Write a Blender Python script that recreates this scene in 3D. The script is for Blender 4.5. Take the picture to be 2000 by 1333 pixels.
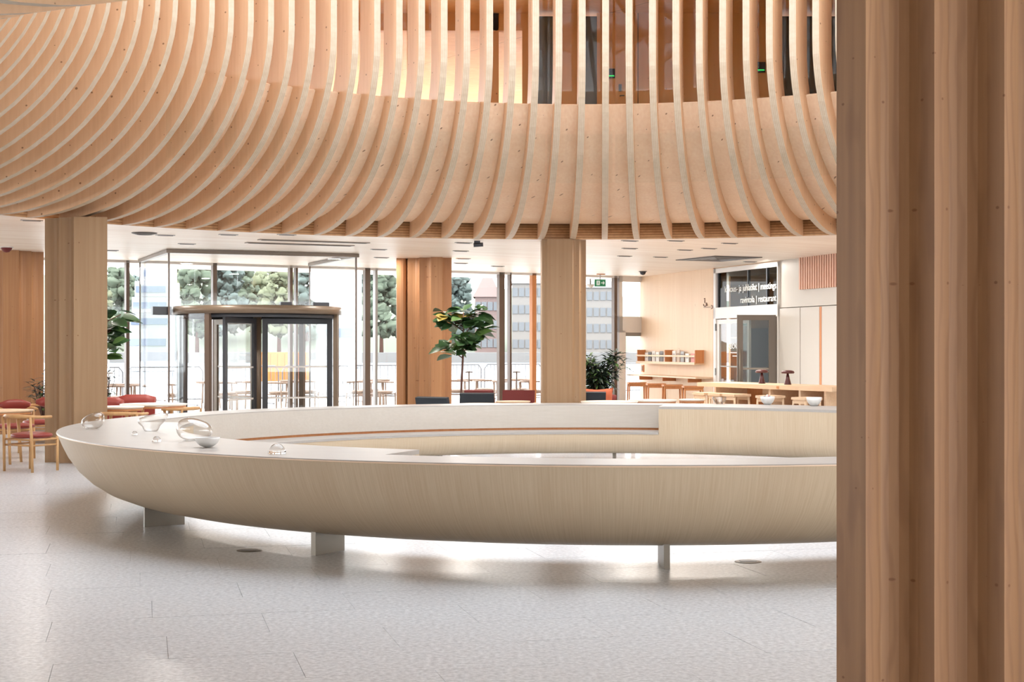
import bpy, math, random
from mathutils import Vector, Matrix
R = math.radians
random.seed(7)
sc = bpy.context.scene
col = sc.collection
for o in list(bpy.data.objects): bpy.data.objects.remove(o)

# ------------------------------------------------------------------ camera
F, H0, EYE = 2900.0, 677.0, 1.6           # focal length in px of a 2000 px wide frame, horizon row, eye height
cam = bpy.data.cameras.new('camera'); cam.lens = F / 2000 * 36; cam.sensor_width = 36
cam.shift_y = (H0 - 666.5) / 2000; cam.clip_end = 2000
camo = bpy.data.objects.new('camera', cam); col.objects.link(camo)
camo.location = (0, 0, EYE); camo.rotation_euler = (R(90), 0, 0)
sc.camera = camo

# ------------------------------------------------------------------ world (bright overcast sky) and exposure
w = bpy.data.worlds.new('world'); sc.world = w; w.use_nodes = True
bg = w.node_tree.nodes['Background']
bg.inputs[0].default_value = (.94, .97, 1.0, 1); bg.inputs[1].default_value = 1.0
sc.view_settings.view_transform = 'Standard'; sc.view_settings.look = 'None'
sc.view_settings.gamma = 1; sc.view_settings.use_curve_mapping = False
sc.view_settings.exposure = 2.95
sc.cycles.use_denoising = True
sc.cycles.max_bounces = 9; sc.cycles.diffuse_bounces = 4; sc.cycles.glossy_bounces = 4
sc.cycles.transmission_bounces = 8; sc.cycles.transparent_max_bounces = 20; sc.cycles.volume_bounces = 0
sc.cycles.caustics_reflective = False; sc.cycles.caustics_refractive = False
sc.cycles.sample_clamp_indirect = 4

# ------------------------------------------------------------------ places worked out from the photograph
CX, CY = 1.0, 15.5                        # common centre of bench and atrium
ZC = 3.37                                 # ceiling
ZR = 0.8                                  # bench rim
ZF2, ZC2 = 4.0, 7.35                      # upper floor, its ceiling
def pt(x, y, D): return Vector(((x - 1000) / F * D, D, EYE + (H0 - y) / F * D))
def gx(x, D): return (x - 1000) / F * D
def dz(y, z): return (EYE - z) * F / (y - H0)        # distance of a point seen at row y with height z
FA = Vector((-7.9, 30.6)); FD = Vector((.841, .541)); FANG = math.atan2(.541, .841)     # entrance facade
def sF(x):
    k = (x - 1000) / F
    return (FA.y * k - FA.x) / (FD.x - FD.y * k)
WA = Vector((3.26, 37.8)); WD = Vector((.293, -.956)); WANG = math.atan2(-.956, .293)   # wall on the right
def sW(x):
    k = (x - 1000) / F
    return (k * WA.y - WA.x) / (WD.x - WD.y * k)
def zW(x, y): return EYE + (H0 - y) / F * (WA.y + WD.y * sW(x))

# ------------------------------------------------------------------ helpers
def srgb(r, g, b):
    f = lambda c: ((c / 255 + .055) / 1.055) ** 2.4 if c > 10 else c / 255 / 12.92
    return (f(r), f(g), f(b), 1)
class MB:
    def __init__(s): s.v = []; s.f = []; s.m = []; s.sm = []
    def add(s, vs, fs, mi=0, smooth=False):
        b = len(s.v); s.v += [tuple(p) for p in vs]
        for f in fs: s.f.append([b + i for i in f]); s.m.append(mi); s.sm.append(smooth)
        return s
    def box(s, c, d, mi=0, rz=0, M=None):
        x, y, z = d[0] / 2, d[1] / 2, d[2] / 2
        vs = [Vector((a, b, e)) for e in (-z, z) for b in (-y, y) for a in (-x, x)]
        if rz: vs = [Matrix.Rotation(rz, 3, 'Z') @ v for v in vs]
        if M: vs = [M @ v for v in vs]
        vs = [v + Vector(c) for v in vs]
        return s.add(vs, [(0, 2, 3, 1), (4, 5, 7, 6), (0, 1, 5, 4), (2, 6, 7, 3), (0, 4, 6, 2), (1, 3, 7, 5)], mi)
    def b2(s, lo, hi, mi=0):
        return s.box([(a + b) / 2 for a, b in zip(lo, hi)], [abs(b - a) for a, b in zip(lo, hi)], mi)
    def tube(s, pts, rad, n=8, mi=0, cap=True, sy=1.0):
        pts = [Vector(p) for p in pts]; k = len(pts)
        if not isinstance(rad, (list, tuple)): rad = [rad] * k
        vs = []; up = None
        for i, p in enumerate(pts):
            t = (pts[min(i + 1, k - 1)] - pts[max(i - 1, 0)]).normalized()
            if up is None: up = Vector((0, 0, 1)) if abs(t.z) < .9 else Vector((1, 0, 0))
            a = t.cross(up).normalized(); b = a.cross(t).normalized(); up = b
            for j in range(n):
                q = 2 * math.pi * (j + .5) / n
                vs.append(p + (a * math.cos(q) + b * math.sin(q) * sy) * rad[i])
        fs = [(i * n + j, i * n + (j + 1) % n, (i + 1) * n + (j + 1) % n, (i + 1) * n + j) for i in range(k - 1) for j in range(n)]
        if cap: fs += [tuple(range(n))[::-1], tuple(range((k - 1) * n, k * n))]
        return s.add(vs, fs, mi, n > 5)
    def lathe(s, prof, n=24, mi=0, c=(0, 0, 0), close=True):
        vs = []; fs = []; k = len(prof)
        for j in range(n):
            q = 2 * math.pi * j / n
            for r, z in prof: vs.append((c[0] + r * math.cos(q), c[1] + r * math.sin(q), c[2] + z))
        for j in range(n):
            j2 = (j + 1) % n
            for i in range(k - 1): fs.append((j * k + i, j2 * k + i, j2 * k + i + 1, j * k + i + 1))
        return s.add(vs, fs, mi, True)
    def prism(s, poly, z0, z1, mi=0, caps=True, smooth=False):
        n = len(poly)
        vs = [(p[0], p[1], z0) for p in poly] + [(p[0], p[1], z1) for p in poly]
        s.add(vs, [(i, (i + 1) % n, n + (i + 1) % n, n + i) for i in range(n)], mi, smooth)
        if caps: s.add(vs, [tuple(range(n))[::-1], tuple(range(n, 2 * n))], mi)
        return s
    def build(s, name, mats, parent=None, loc=(0, 0, 0), rz=0, rot=None):
        me = bpy.data.meshes.new(name); me.from_pydata(s.v, [], s.f)
        if not isinstance(mats, (list, tuple)): mats = [mats]
        for m in mats: me.materials.append(m)
        for p, mi, sm in zip(me.polygons, s.m, s.sm): p.material_index = mi; p.use_smooth = sm
        me.update()
        o = bpy.data.objects.new(name, me); col.objects.link(o)
        o.parent = parent; o.location = loc; o.rotation_euler = rot or (0, 0, rz)
        return o
def link(o, parent=None, loc=None, rz=None):
    c = o.copy(); col.objects.link(c)
    if parent: c.parent = parent
    if loc is not None: c.location = loc
    if rz is not None: c.rotation_euler = (0, 0, rz)
    return c
def tag(o, label=None, cat=None, group=None, kind=None):
    for k, v in (('label', label), ('category', cat), ('group', group), ('kind', kind)):
        if v: o[k] = v
    return o
def thing(name, label, cat, loc=(0, 0, 0), rz=0, group=None):
    o = bpy.data.objects.new(name, None); col.objects.link(o); o.location = loc; o.rotation_euler = (0, 0, rz)
    o.empty_display_size = .2
    return tag(o, label, cat, group)
def struct(name, loc=(0, 0, 0), rz=0, label=None):
    o = bpy.data.objects.new(name, None); col.objects.link(o); o.location = loc; o.rotation_euler = (0, 0, rz)
    return tag(o, label, kind='structure')
def dup(root, loc, rz, label, parts=True):
    r = root.copy(); col.objects.link(r); r.location = loc; r.rotation_euler = (0, 0, rz); r['label'] = label
    for ch in list(root.children):
        c = ch.copy(); col.objects.link(c); c.parent = r
        for g in list(ch.children):
            d = g.copy(); col.objects.link(d); d.parent = c
    return r

# ------------------------------------------------------------------ materials
def newmat(name):
    m = bpy.data.materials.new(name); m.use_nodes = True
    nt = m.node_tree; b = nt.nodes['Principled BSDF']
    return m, nt, b
def plain(name, c, rough=.5, metal=0, spec=.5):
    m, nt, b = newmat(name); b.inputs['Base Color'].default_value = c
    b.inputs['Roughness'].default_value = rough; b.inputs['Metallic'].default_value = metal
    b.inputs['Specular IOR Level'].default_value = spec
    return m
def nd(nt, t, **k):
    n = nt.nodes.new(t)
    for a, v in k.items(): setattr(n, a, v)
    return n
def mixc(nt, fac, a, b, blend='MIX'):
    n = nd(nt, 'ShaderNodeMix', data_type='RGBA', blend_type=blend); L = nt.links
    for i, v in ((0, fac), (6, a), (7, b)):
        if hasattr(v, 'links') or hasattr(v, 'is_linked'): L.new(v, n.inputs[i])
        elif isinstance(v, (int, float)): n.inputs[i].default_value = v
        else: n.inputs[i].default_value = v
    return n.outputs[2]
def maprange(nt, v, a, b, c=0, d=1):
    n = nd(nt, 'ShaderNodeMapRange'); nt.links.new(v, n.inputs[0])
    for i, q in enumerate((a, b, c, d)): n.inputs[i + 1].default_value = q
    return n.outputs[0]
def wood(name, base, dark, sc3=(28, 28, .8), rough=.5, knots=0, knot_scale=2.2, amt=.5, figure=0, rnd=True, spec=.35):
    m, nt, b = newmat(name); L = nt.links
    tc = nd(nt, 'ShaderNodeTexCoord'); v = tc.outputs['Object']
    if rnd:
        oi = nd(nt, 'ShaderNodeObjectInfo'); mu = nd(nt, 'ShaderNodeMath', operation='MULTIPLY'); L.new(oi.outputs['Random'], mu.inputs[0]); mu.inputs[1].default_value = 37
        ad = nd(nt, 'ShaderNodeVectorMath', operation='ADD'); L.new(v, ad.inputs[0]); L.new(mu.outputs[0], ad.inputs[1]); v = ad.outputs[0]
    mp = nd(nt, 'ShaderNodeMapping'); L.new(v, mp.inputs[0]); mp.inputs['Scale'].default_value = sc3
    n1 = nd(nt, 'ShaderNodeTexNoise'); L.new(mp.outputs[0], n1.inputs['Vector']); n1.inputs['Scale'].default_value = 1; n1.inputs['Detail'].default_value = 5
    n2 = nd(nt, 'ShaderNodeTexNoise'); mp2 = nd(nt, 'ShaderNodeMapping'); L.new(v, mp2.inputs[0])
    mp2.inputs['Scale'].default_value = [q * .12 for q in sc3]; L.new(mp2.outputs[0], n2.inputs['Vector']); n2.inputs['Scale'].default_value = 1; n2.inputs['Detail'].default_value = 2
    f = maprange(nt, n1.outputs[0], .3, .72, 0, amt)
    c = mixc(nt, f, base, dark)
    f2 = maprange(nt, n2.outputs[0], .35, .7, 0, amt * .7); c = mixc(nt, f2, c, dark)
    if figure:
        wv = nd(nt, 'ShaderNodeTexWave', bands_direction='X', wave_profile='SIN'); mp3 = nd(nt, 'ShaderNodeMapping'); L.new(v, mp3.inputs[0])
        mp3.inputs['Scale'].default_value = (1, 1, .22); L.new(mp3.outputs[0], wv.inputs['Vector'])
        wv.inputs['Scale'].default_value = 9; wv.inputs['Distortion'].default_value = 9; wv.inputs['Detail'].default_value = 2; wv.inputs['Detail Scale'].default_value = .9
        c = mixc(nt, maprange(nt, wv.outputs['Fac'], .55, 1, 0, figure), c, dark)
    if knots:
        sx = nd(nt, 'ShaderNodeSeparateXYZ'); L.new(v, sx.inputs[0])
        h1 = nd(nt, 'ShaderNodeMath', operation='MULTIPLY_ADD'); L.new(sx.outputs[1], h1.inputs[0]); h1.inputs[1].default_value = .75; L.new(sx.outputs[0], h1.inputs[2])
        cb = nd(nt, 'ShaderNodeCombineXYZ'); L.new(h1.outputs[0], cb.inputs[0]); L.new(sx.outputs[2], cb.inputs[1])
        vo = nd(nt, 'ShaderNodeTexVoronoi', voronoi_dimensions='2D'); L.new(cb.outputs[0], vo.inputs['Vector']); vo.inputs['Scale'].default_value = knot_scale
        sc_ = nd(nt, 'ShaderNodeSeparateColor'); L.new(vo.outputs['Color'], sc_.inputs[0])
        su = nd(nt, 'ShaderNodeMath', operation='MULTIPLY_ADD'); L.new(sc_.outputs[0], su.inputs[0]); su.inputs[1].default_value = -.05 * knots; L.new(vo.outputs['Distance'], su.inputs[2])
        k = maprange(nt, su.outputs[0], -.005, .012, .8, 0)
        c = mixc(nt, k, c, srgb(118, 78, 48))
    L.new(c, b.inputs['Base Color']); b.inputs['Roughness'].default_value = rough; b.inputs['Specular IOR Level'].default_value = spec
    bp = nd(nt, 'ShaderNodeBump'); bp.inputs['Strength'].default_value = .06; bp.inputs['Distance'].default_value = .01
    L.new(n1.outputs[0], bp.inputs['Height']); L.new(bp.outputs[0], b.inputs['Normal'])
    return m
def plies(name, a, c, axis, freq, rough=.5, amt=.6):
    m, nt, b = newmat(name); L = nt.links
    tc = nd(nt, 'ShaderNodeTexCoord'); sx = nd(nt, 'ShaderNodeSeparateXYZ'); L.new(tc.outputs['Object'], sx.inputs[0])
    mu = nd(nt, 'ShaderNodeMath', operation='MULTIPLY'); L.new(sx.outputs[axis], mu.inputs[0]); mu.inputs[1].default_value = freq
    si = nd(nt, 'ShaderNodeMath', operation='SINE'); L.new(mu.outputs[0], si.inputs[0])
    no = nd(nt, 'ShaderNodeTexNoise'); no.inputs['Scale'].default_value = 14; L.new(tc.outputs['Object'], no.inputs['Vector'])
    f = maprange(nt, si.outputs[0], -.1, .8, 0, amt)
    c1 = mixc(nt, f, a, c); c2 = mixc(nt, maprange(nt, no.outputs[0], .4, .7, 0, .35), c1, c)
    L.new(c2, b.inputs['Base Color']); b.inputs['Roughness'].default_value = rough; b.inputs['Specular IOR Level'].default_value = .3
    return m
def glass(name, tint=(1, 1, 1, 1), ior=1.5, k=1.0, edge=None, pwr=4.0):
    m, nt, b = newmat(name); L = nt.links; nt.nodes.remove(b)
    tr = nd(nt, 'ShaderNodeBsdfTransparent'); tr.inputs[0].default_value = tint
    gl = nd(nt, 'ShaderNodeBsdfGlossy'); gl.inputs['Roughness'].default_value = .0
    lw = nd(nt, 'ShaderNodeLayerWeight'); lw.inputs[0].default_value = .5
    pw = nd(nt, 'ShaderNodeMath', operation='POWER'); L.new(lw.outputs['Facing'], pw.inputs[0]); pw.inputs[1].default_value = pwr
    if edge: L.new(mixc(nt, pw.outputs[0], tint, edge), tr.inputs[0])
    mu = nd(nt, 'ShaderNodeMath', operation='MULTIPLY_ADD'); L.new(pw.outputs[0], mu.inputs[0]); mu.inputs[1].default_value = .6 * k; mu.inputs[2].default_value = .04 * k
    mx = nd(nt, 'ShaderNodeMixShader'); L.new(mu.outputs[0], mx.inputs[0]); L.new(tr.outputs[0], mx.inputs[1]); L.new(gl.outputs[0], mx.inputs[2])
    L.new(mx.outputs[0], nt.nodes['Material Output'].inputs[0])
    return m
def emit(name, c, s):
    m, nt, b = newmat(name); b.inputs['Base Color'].default_value = c
    b.inputs['Emission Color'].default_value = c; b.inputs['Emission Strength'].default_value = s
    return m

M = {}
M['panel'] = wood('spruce_panel', srgb(246, 220, 190), srgb(228, 190, 154), (26, 26, 1.0), .5, 1, 3.6, .5)
M['rib_side'] = wood('rib_side', srgb(228, 192, 156), srgb(208, 166, 128), (5, 20, 1.5), .5, .8, 3.2, .45)
M['rib_edge'] = plies('rib_edge', srgb(196, 177, 154), srgb(168, 143, 117), 0, 250, .45, .55)
M['beam'] = plies('laminated_beam', srgb(206, 164, 120), srgb(150, 106, 70), 2, 150, .5, .8)
M['pillar'] = wood('pillar_wood', srgb(168, 138, 106), srgb(142, 108, 76), (24, 24, .7), .5, .5, 2.4, .5)
M['pillar_warm'] = wood('pillar_warm_wood', srgb(176, 132, 94), srgb(148, 100, 68), (24, 24, .7), .5, .5, 2.4, .5)
M['pillar_near'] = wood('near_pillar_wood', srgb(168, 128, 92), srgb(132, 94, 66), (30, 30, .8), .5, .6, 6.5, .55, .45)
M['wall_wood'] = wood('pale_wall_wood', srgb(232, 206, 178), srgb(216, 182, 150), (9, 9, .6), .5, .3, 2.0, .4)
M['pale_wood'] = wood('pale_wood', srgb(230, 200, 168), srgb(206, 168, 130), (3, 30, 30), .45, 0)
M['orange_wood'] = wood('orange_wood', srgb(206, 142, 92), srgb(176, 108, 66), (20, 20, 2), .5, 0)
M['chair_wood'] = wood('chair_wood', srgb(212, 168, 116), srgb(180, 130, 82), (20, 20, 3), .45, 0)
M['dark_wood_wall'] = wood('upper_wall_wood', srgb(236, 190, 132), srgb(212, 158, 104), (7, 7, .5), .5, .3, 1.6, .5)
M['cabinet'] = plain('cabinet_white', srgb(194, 188, 180), .45)
M['white'] = plain('white_paint', srgb(236, 232, 228), .5)
M['ship'] = plain('reflection_white', srgb(136, 138, 142), .5)
M['offwhite'] = plain('offwhite_frame', srgb(224, 220, 216), .4)
M['black'] = plain('black_frame', srgb(52, 54, 60), .4)
M['bronze'] = plain('bronze_metal', srgb(112, 96, 80), .35, .2)
M['brown_frame'] = plain('brown_frame', srgb(96, 78, 66), .4)
M['dark_grey'] = plain('dark_grey', srgb(84, 80, 78), .5)
M['grey'] = plain('grey_metal', srgb(150, 148, 146), .4, .4)
M['steel'] = plain('brushed_steel', srgb(132, 123, 111), .4, .4)
M['red'] = plain('red_leather', srgb(142, 54, 46), .45)
M['dark_red'] = plain('dark_red_fabric', srgb(104, 38, 36), .8)
M['navy'] = plain('dark_blue_fabric', srgb(38, 44, 50), .8)
M['orange_fab'] = plain('orange_fabric', srgb(170, 88, 58), .85)
M['table_white'] = plain('pale_table_top', srgb(236, 222, 206), .4)
M['leaf'] = plain('fig_leaf', srgb(50, 82, 46), .4)
M['leaf2'] = plain('fig_leaf_light', srgb(78, 108, 56), .4)
M['leaf3'] = plain('dark_leaf', srgb(30, 46, 34), .5)
M['leaf_y'] = plain('yellow_leaf', srgb(150, 132, 60), .4)
M['bark'] = plain('bark', srgb(96, 66, 56), .8)
M['pot'] = plain('pot_clay', srgb(150, 130, 116), .7)
M['green_sign'] = emit('green_sign', srgb(30, 116, 74), .04)
M['sign_white'] = emit('sign_white', srgb(200, 206, 200), .06)
M['green_led'] = emit('green_led', srgb(60, 220, 110), .12)
M['glass'] = glass('pane_glass', (.985, .992, .99, 1), 1.5, .75)
M['glass_thin'] = glass('blown_glass', (.95, .945, .935, 1), 1.55, 1.6, (.62, .57, .52, 1), 2.6)
M['sky_glass'] = glass('skylight_glass', (.86, .88, .90, 1), 1.5, .75)
M['glass_low'] = glass('rail_glass', (.985, .992, .99, 1), 1.5, .3)
M['dark_glass'] = glass('smoked_glass', (.5, .52, .5, 1), 1.5, .3)
M['frost'] = plain('frosted_glass', srgb(222, 222, 220), .35)
M['lamp_dark'] = plain('lamp_dark_red', srgb(84, 44, 44), .3)
M['text'] = plain('glass_lettering', srgb(240, 240, 236), .6)
M['icon'] = plain('icon_dark', srgb(110, 74, 58), .6)
mg, ntg, bg_ = newmat('solid_glass'); bg_.inputs['Transmission Weight'].default_value = 1; bg_.inputs['Roughness'].default_value = 0; bg_.inputs['IOR'].default_value = 1.45
bg_.inputs['Base Color'].default_value = (1, .98, .96, 1); M['solid_glass'] = mg

def floor_mat():
    m, nt, b = newmat('grey_stone'); L = nt.links
    tc = nd(nt, 'ShaderNodeTexCoord'); ge = nd(nt, 'ShaderNodeNewGeometry')
    oi = nd(nt, 'ShaderNodeObjectInfo')
    n1 = nd(nt, 'ShaderNodeTexNoise'); n1.inputs['Scale'].default_value = 34; n1.inputs['Detail'].default_value = 3; n1.inputs['Roughness'].default_value = .6
    n2 = nd(nt, 'ShaderNodeTexNoise'); n2.inputs['Scale'].default_value = .9; n2.inputs['Detail'].default_value = 4
    n3 = nd(nt, 'ShaderNodeTexNoise'); n3.inputs['Scale'].default_value = 3; n3.inputs['Detail'].default_value = 2
    for n in (n1, n2, n3): L.new(ge.outputs['Position'], n.inputs['Vector'])
    c = mixc(nt, maprange(nt, n1.outputs[0], .36, .66), srgb(176, 178, 181), srgb(217, 219, 222))
    c = mixc(nt, maprange(nt, oi.outputs['Random'], 0, 1, 0, .06), c, srgb(140, 136, 134))
    L.new(c, b.inputs['Base Color'])
    b.inputs['Roughness'].default_value = .28
    b.inputs['Specular IOR Level'].default_value = .55
    bp = nd(nt, 'ShaderNodeBump'); bp.inputs['Strength'].default_value = .0; bp.inputs['Distance'].default_value = .003
    ad = nd(nt, 'ShaderNodeMath', operation='ADD'); L.new(n1.outputs[0], ad.inputs[0]); L.new(n3.outputs[0], ad.inputs[1]); L.new(ad.outputs[0], bp.inputs['Height'])
    L.new(bp.outputs[0], b.inputs['Normal'])
    return m
M['floor'] = floor_mat()
M['joint'] = plain('floor_joint', srgb(184, 184, 185), .6)
def bench_mat():
    m, nt, b = newmat('bench_veneer'); L = nt.links
    tc = nd(nt, 'ShaderNodeTexCoord'); sx = nd(nt, 'ShaderNodeSeparateXYZ'); L.new(tc.outputs['Object'], sx.inputs[0])
    at = nd(nt, 'ShaderNodeMath', operation='ARCTAN2'); L.new(sx.outputs[1], at.inputs[0]); L.new(sx.outputs[0], at.inputs[1])
    cb = nd(nt, 'ShaderNodeCombineXYZ'); L.new(at.outputs[0], cb.inputs[0]); L.new(sx.outputs[2], cb.inputs[1])
    mp = nd(nt, 'ShaderNodeMapping'); mp.inputs['Scale'].default_value = (420, 2.5, 1); L.new(cb.outputs[0], mp.inputs[0])
    n1 = nd(nt, 'ShaderNodeTexNoise'); n1.inputs['Scale'].default_value = 1; n1.inputs['Detail'].default_value = 4; L.new(mp.outputs[0], n1.inputs['Vector'])
    mu = nd(nt, 'ShaderNodeMath', operation='MULTIPLY'); L.new(at.outputs[0], mu.inputs[0]); mu.inputs[1].default_value = 14.5
    fl = nd(nt, 'ShaderNodeMath', operation='FLOOR'); L.new(mu.outputs[0], fl.inputs[0])
    wn = nd(nt, 'ShaderNodeTexWhiteNoise', noise_dimensions='1D'); L.new(fl.outputs[0], wn.inputs['W'])
    c = mixc(nt, maprange(nt, n1.outputs[0], .3, .7, 0, .7), srgb(194, 174, 148), srgb(177, 155, 127))
    c = mixc(nt, maprange(nt, wn.outputs[0], 0, 1, 0, .14), c, srgb(168, 140, 112))
    L.new(c, b.inputs['Base Color']); b.inputs['Roughness'].default_value = .45; b.inputs['Specular IOR Level'].default_value = .3
    return m
M['bench'] = bench_mat()
M['bench_top'] = wood('bench_top', srgb(164, 157, 150), srgb(152, 144, 136), (2, 40, 40), .38, 0, 1, .5)
M['bench_back'] = wood('bench_back', srgb(184, 175, 164), srgb(174, 163, 151), (2, 40, 40), .4, 0, 1, .5)
M['bench_edge'] = plain('bench_lip', srgb(226, 196, 166), .4)
def ceiling_mat():
    m, nt, b = newmat('pale_ceiling_boards'); L = nt.links
    tc = nd(nt, 'ShaderNodeTexCoord'); mp = nd(nt, 'ShaderNodeMapping'); mp.inputs['Rotation'].default_value = (0, 0, -FANG); L.new(tc.outputs['Object'], mp.inputs[0])
    mp2 = nd(nt, 'ShaderNodeMapping'); mp2.inputs['Scale'].default_value = (.6, 7, 1); L.new(mp.outputs[0], mp2.inputs[0])
    n1 = nd(nt, 'ShaderNodeTexNoise'); n1.inputs['Scale'].default_value = 1; n1.inputs['Detail'].default_value = 4; L.new(mp2.outputs[0], n1.inputs['Vector'])
    c = mixc(nt, maprange(nt, n1.outputs[0], .35, .7), srgb(246, 234, 220), srgb(232, 214, 196))
    L.new(c, b.inputs['Base Color']); b.inputs['Roughness'].default_value = .42; b.inputs['Specular IOR Level'].default_value = .5
    return m
M['ceiling'] = ceiling_mat()

# ================================================================== the shell
def prim(x, y): return (x * FD.x - y * FD.y, x * FD.y + y * FD.x)     # facade frame -> world
YF = -FA.x * FD.y + FA.y * FD.x                                       # facade offset in that frame
XL, XR, YB, YT = -10.0, 34.0, -5.0, YF + 2.6
def rectray(cx, cy, a, x0, x1, y0, y1):
    dx, dy = math.cos(a), math.sin(a); t = 1e9
    if dx > 1e-9: t = min(t, (x1 - cx) / dx)
    if dx < -1e-9: t = min(t, (x0 - cx) / dx)
    if dy > 1e-9: t = min(t, (y1 - cy) / dy)
    if dy < -1e-9: t = min(t, (y0 - cy) / dy)
    return cx + dx * t, cy + dy * t
cpx = CX * FD.x + CY * FD.y; cpy = -CX * FD.y + CY * FD.x
def holed(mb, r, z0, z1, x0, x1, y0, y1, n=214):
    angs = [2 * math.pi * i / n for i in range(n)]
    for x in (x0, x1):
        for y in (y0, y1): angs.append(math.atan2(y - cpy, x - cpx) % (2 * math.pi))
    angs.sort(); n = len(angs); vs = []
    for a in angs:
        p = prim(cpx + r * math.cos(a), cpy + r * math.sin(a)); q = prim(*rectray(cpx, cpy, a, x0, x1, y0, y1))
        vs += [(p[0], p[1], z0), (q[0], q[1], z0), (p[0], p[1], z1), (q[0], q[1], z1)]
    fs = []
    for i in range(n):
        a, b = 4 * i, 4 * ((i + 1) % n)
        fs += [(a, b, b + 1, a + 1), (a + 2, a + 3, b + 3, b + 2), (a, a + 2, b + 2, b), (a + 1, b + 1, b + 3, a + 3)]
    mb.add(vs, fs)
# floor: a bed with the stone slabs lying on it
fl = struct('floor', label='grey stone slab floor with a soft sheen')
mb = MB(); q = [prim(XL, YB), prim(XR, YB), prim(XR, YF), prim(XL, YF)]
mb.prism(q, -.12, -.012)
mb.build('floor_bed', M['joint'], fl)
SL, SWD, JT = 1.2, .6, .002
sm = MB().b2((JT / 2, JT / 2, -.012), (SL - JT / 2, SWD - JT / 2, 0)).build('slab', M['floor'], fl)
big = MB(); first = True; cnt = 0
ang_f = R(14)                                      # slab rows run slightly across the view
ca, sa = math.cos(ang_f), math.sin(ang_f)
cells = []
for j in range(-25, 75):
    off = (j * .47) % 1 * SL
    for i in range(-24, 34):
        u, v = i * SL + off, j * SWD
        x, y = u * ca - v * sa, u * sa + v * ca
        cxx, cyy = (u + SL / 2) * ca - (v + SWD / 2) * sa, (u + SL / 2) * sa + (v + SWD / 2) * ca
        px_ = -cxx * 0 + cxx * FD.x + cyy * FD.y; py_ = -cxx * FD.y + cyy * FD.x
        if not (XL + .7 < px_ < XR - .7 and YB + .7 < py_ < YF - .75): continue
        vis = 6.2 < cyy < 23 and abs(cxx / cyy) < .40 and cxx < .23 * cyy + .8
        if vis: vis = not (cyy > 16.0 and math.hypot(cxx - CX, cyy - CY) < 5.3) and not (cyy > 11.3 and cxx > -2.2)
        cells.append((vis, cyy, x, y, u, v))
vis = sorted([c for c in cells if c[0]], key=lambda c: c[1])[:290]
vs_ = set((c[4], c[5]) for c in vis)
for k, c in enumerate(vis):
    o = sm if k == 0 else link(sm)
    o.location = (c[2], c[3], random.uniform(-.0006, .0006)); o.rotation_euler = (random.uniform(-.0006, .0006), random.uniform(-.0003, .0003), ang_f)
for c in cells:
    if (c[4], c[5]) in vs_: continue
    z = random.uniform(-.0006, .0006)
    vs = [(c[2] + a * ca - b * sa, c[3] + a * sa + b * ca, e + z) for e in (-.012, 0) for b in (JT / 2, SWD - JT / 2) for a in (JT / 2, SL - JT / 2)]
    big.add(vs, [(4, 5, 7, 6), (0, 1, 5, 4), (2, 6, 7, 3), (0, 4, 6, 2), (1, 3, 7, 5)])
tag(big.build('far_slabs', M['floor'], fl), kind='stuff')

RB = 9.1
mb = MB(); holed(mb, RB, ZC, ZC + .06, XL, XR, YB, YT)
ceil = tag(mb.build('ceiling', M['ceiling']), 'pale board ceiling around the round atrium', kind='structure')
mb = MB(); holed(mb, 8.0, 3.9, ZF2, XL, XR, YB, YF)
tag(mb.build('floor_upper', M['pale_wood']), 'upper storey floor slab', kind='structure')
mb = MB(); holed(mb, 6.2, ZC2, ZC2 + .15, XL, XR, YB, YF + .5)
tag(mb.build('ceiling_upper', M['dark_wood_wall']), 'wooden ceiling of the upper storey', kind='structure')

# skylight over the atrium: tinted panes between beams
sk = struct('skylight', (CX, CY, ZC2 + .2), 0, 'round glazed skylight over the atrium')
for k in range(12):
    a0, a1 = R(30 * k + .4), R(30 * k + 29.6); pl = [(0.12 * math.cos((a0 + a1) / 2), .12 * math.sin((a0 + a1) / 2))] + [(6.3 * math.cos(a0 + (a1 - a0) * j / 6), 6.3 * math.sin(a0 + (a1 - a0) * j / 6)) for j in range(7)]
    MB().prism(pl, 0, .03).build('pane', M['sky_glass'], sk)
    MB().box((3.2 * math.cos(R(30 * k)), 3.2 * math.sin(R(30 * k)), -.06), (6.2, .08, .12), 0, R(30 * k)).build('beam', M['offwhite'], sk)

# unseen walls at left and behind the camera, added and gapped to shape daylight
def wall_seg(name, a, b, lab, t=.2):
    p, q = Vector(prim(*a)), Vector(prim(*b)); d = q - p
    o = MB().b2((0, 0, 0), (d.length, t, ZC)).build(name, M['wall_wood'], None, (p.x, p.y, 0), math.atan2(d.y, d.x))
    return tag(o, lab, kind='structure')
wall_seg('wall_left', (XL, 18), (XL, YF), 'unseen wooden wall at the left, added to shape the light')
wall_seg('wall_left_near', (XL, YB), (XL, 9.5), 'unseen wooden wall left behind the viewer, added to shape the light')
wall_seg('wall_back', (XL, YB), (XL + 12.5, YB), 'unseen wooden wall behind the viewer, sized to shape the light')
for nm, a, b in (('wall_upper_left', (XL, YB), (XL, YF)), ('wall_upper_back', (XL, YB), (XR, YB)), ('wall_upper_right', (XR, YB), (XR, YF))):
    p, q = Vector(prim(*a)), Vector(prim(*b)); d = q - p
    tag(MB().b2((0, 0, ZF2), (d.length, .2, ZC2)).build(nm, M['wall_wood'], None, (p.x, p.y, 0), math.atan2(d.y, d.x)), 'upper storey outer wall', kind='structure')

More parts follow.
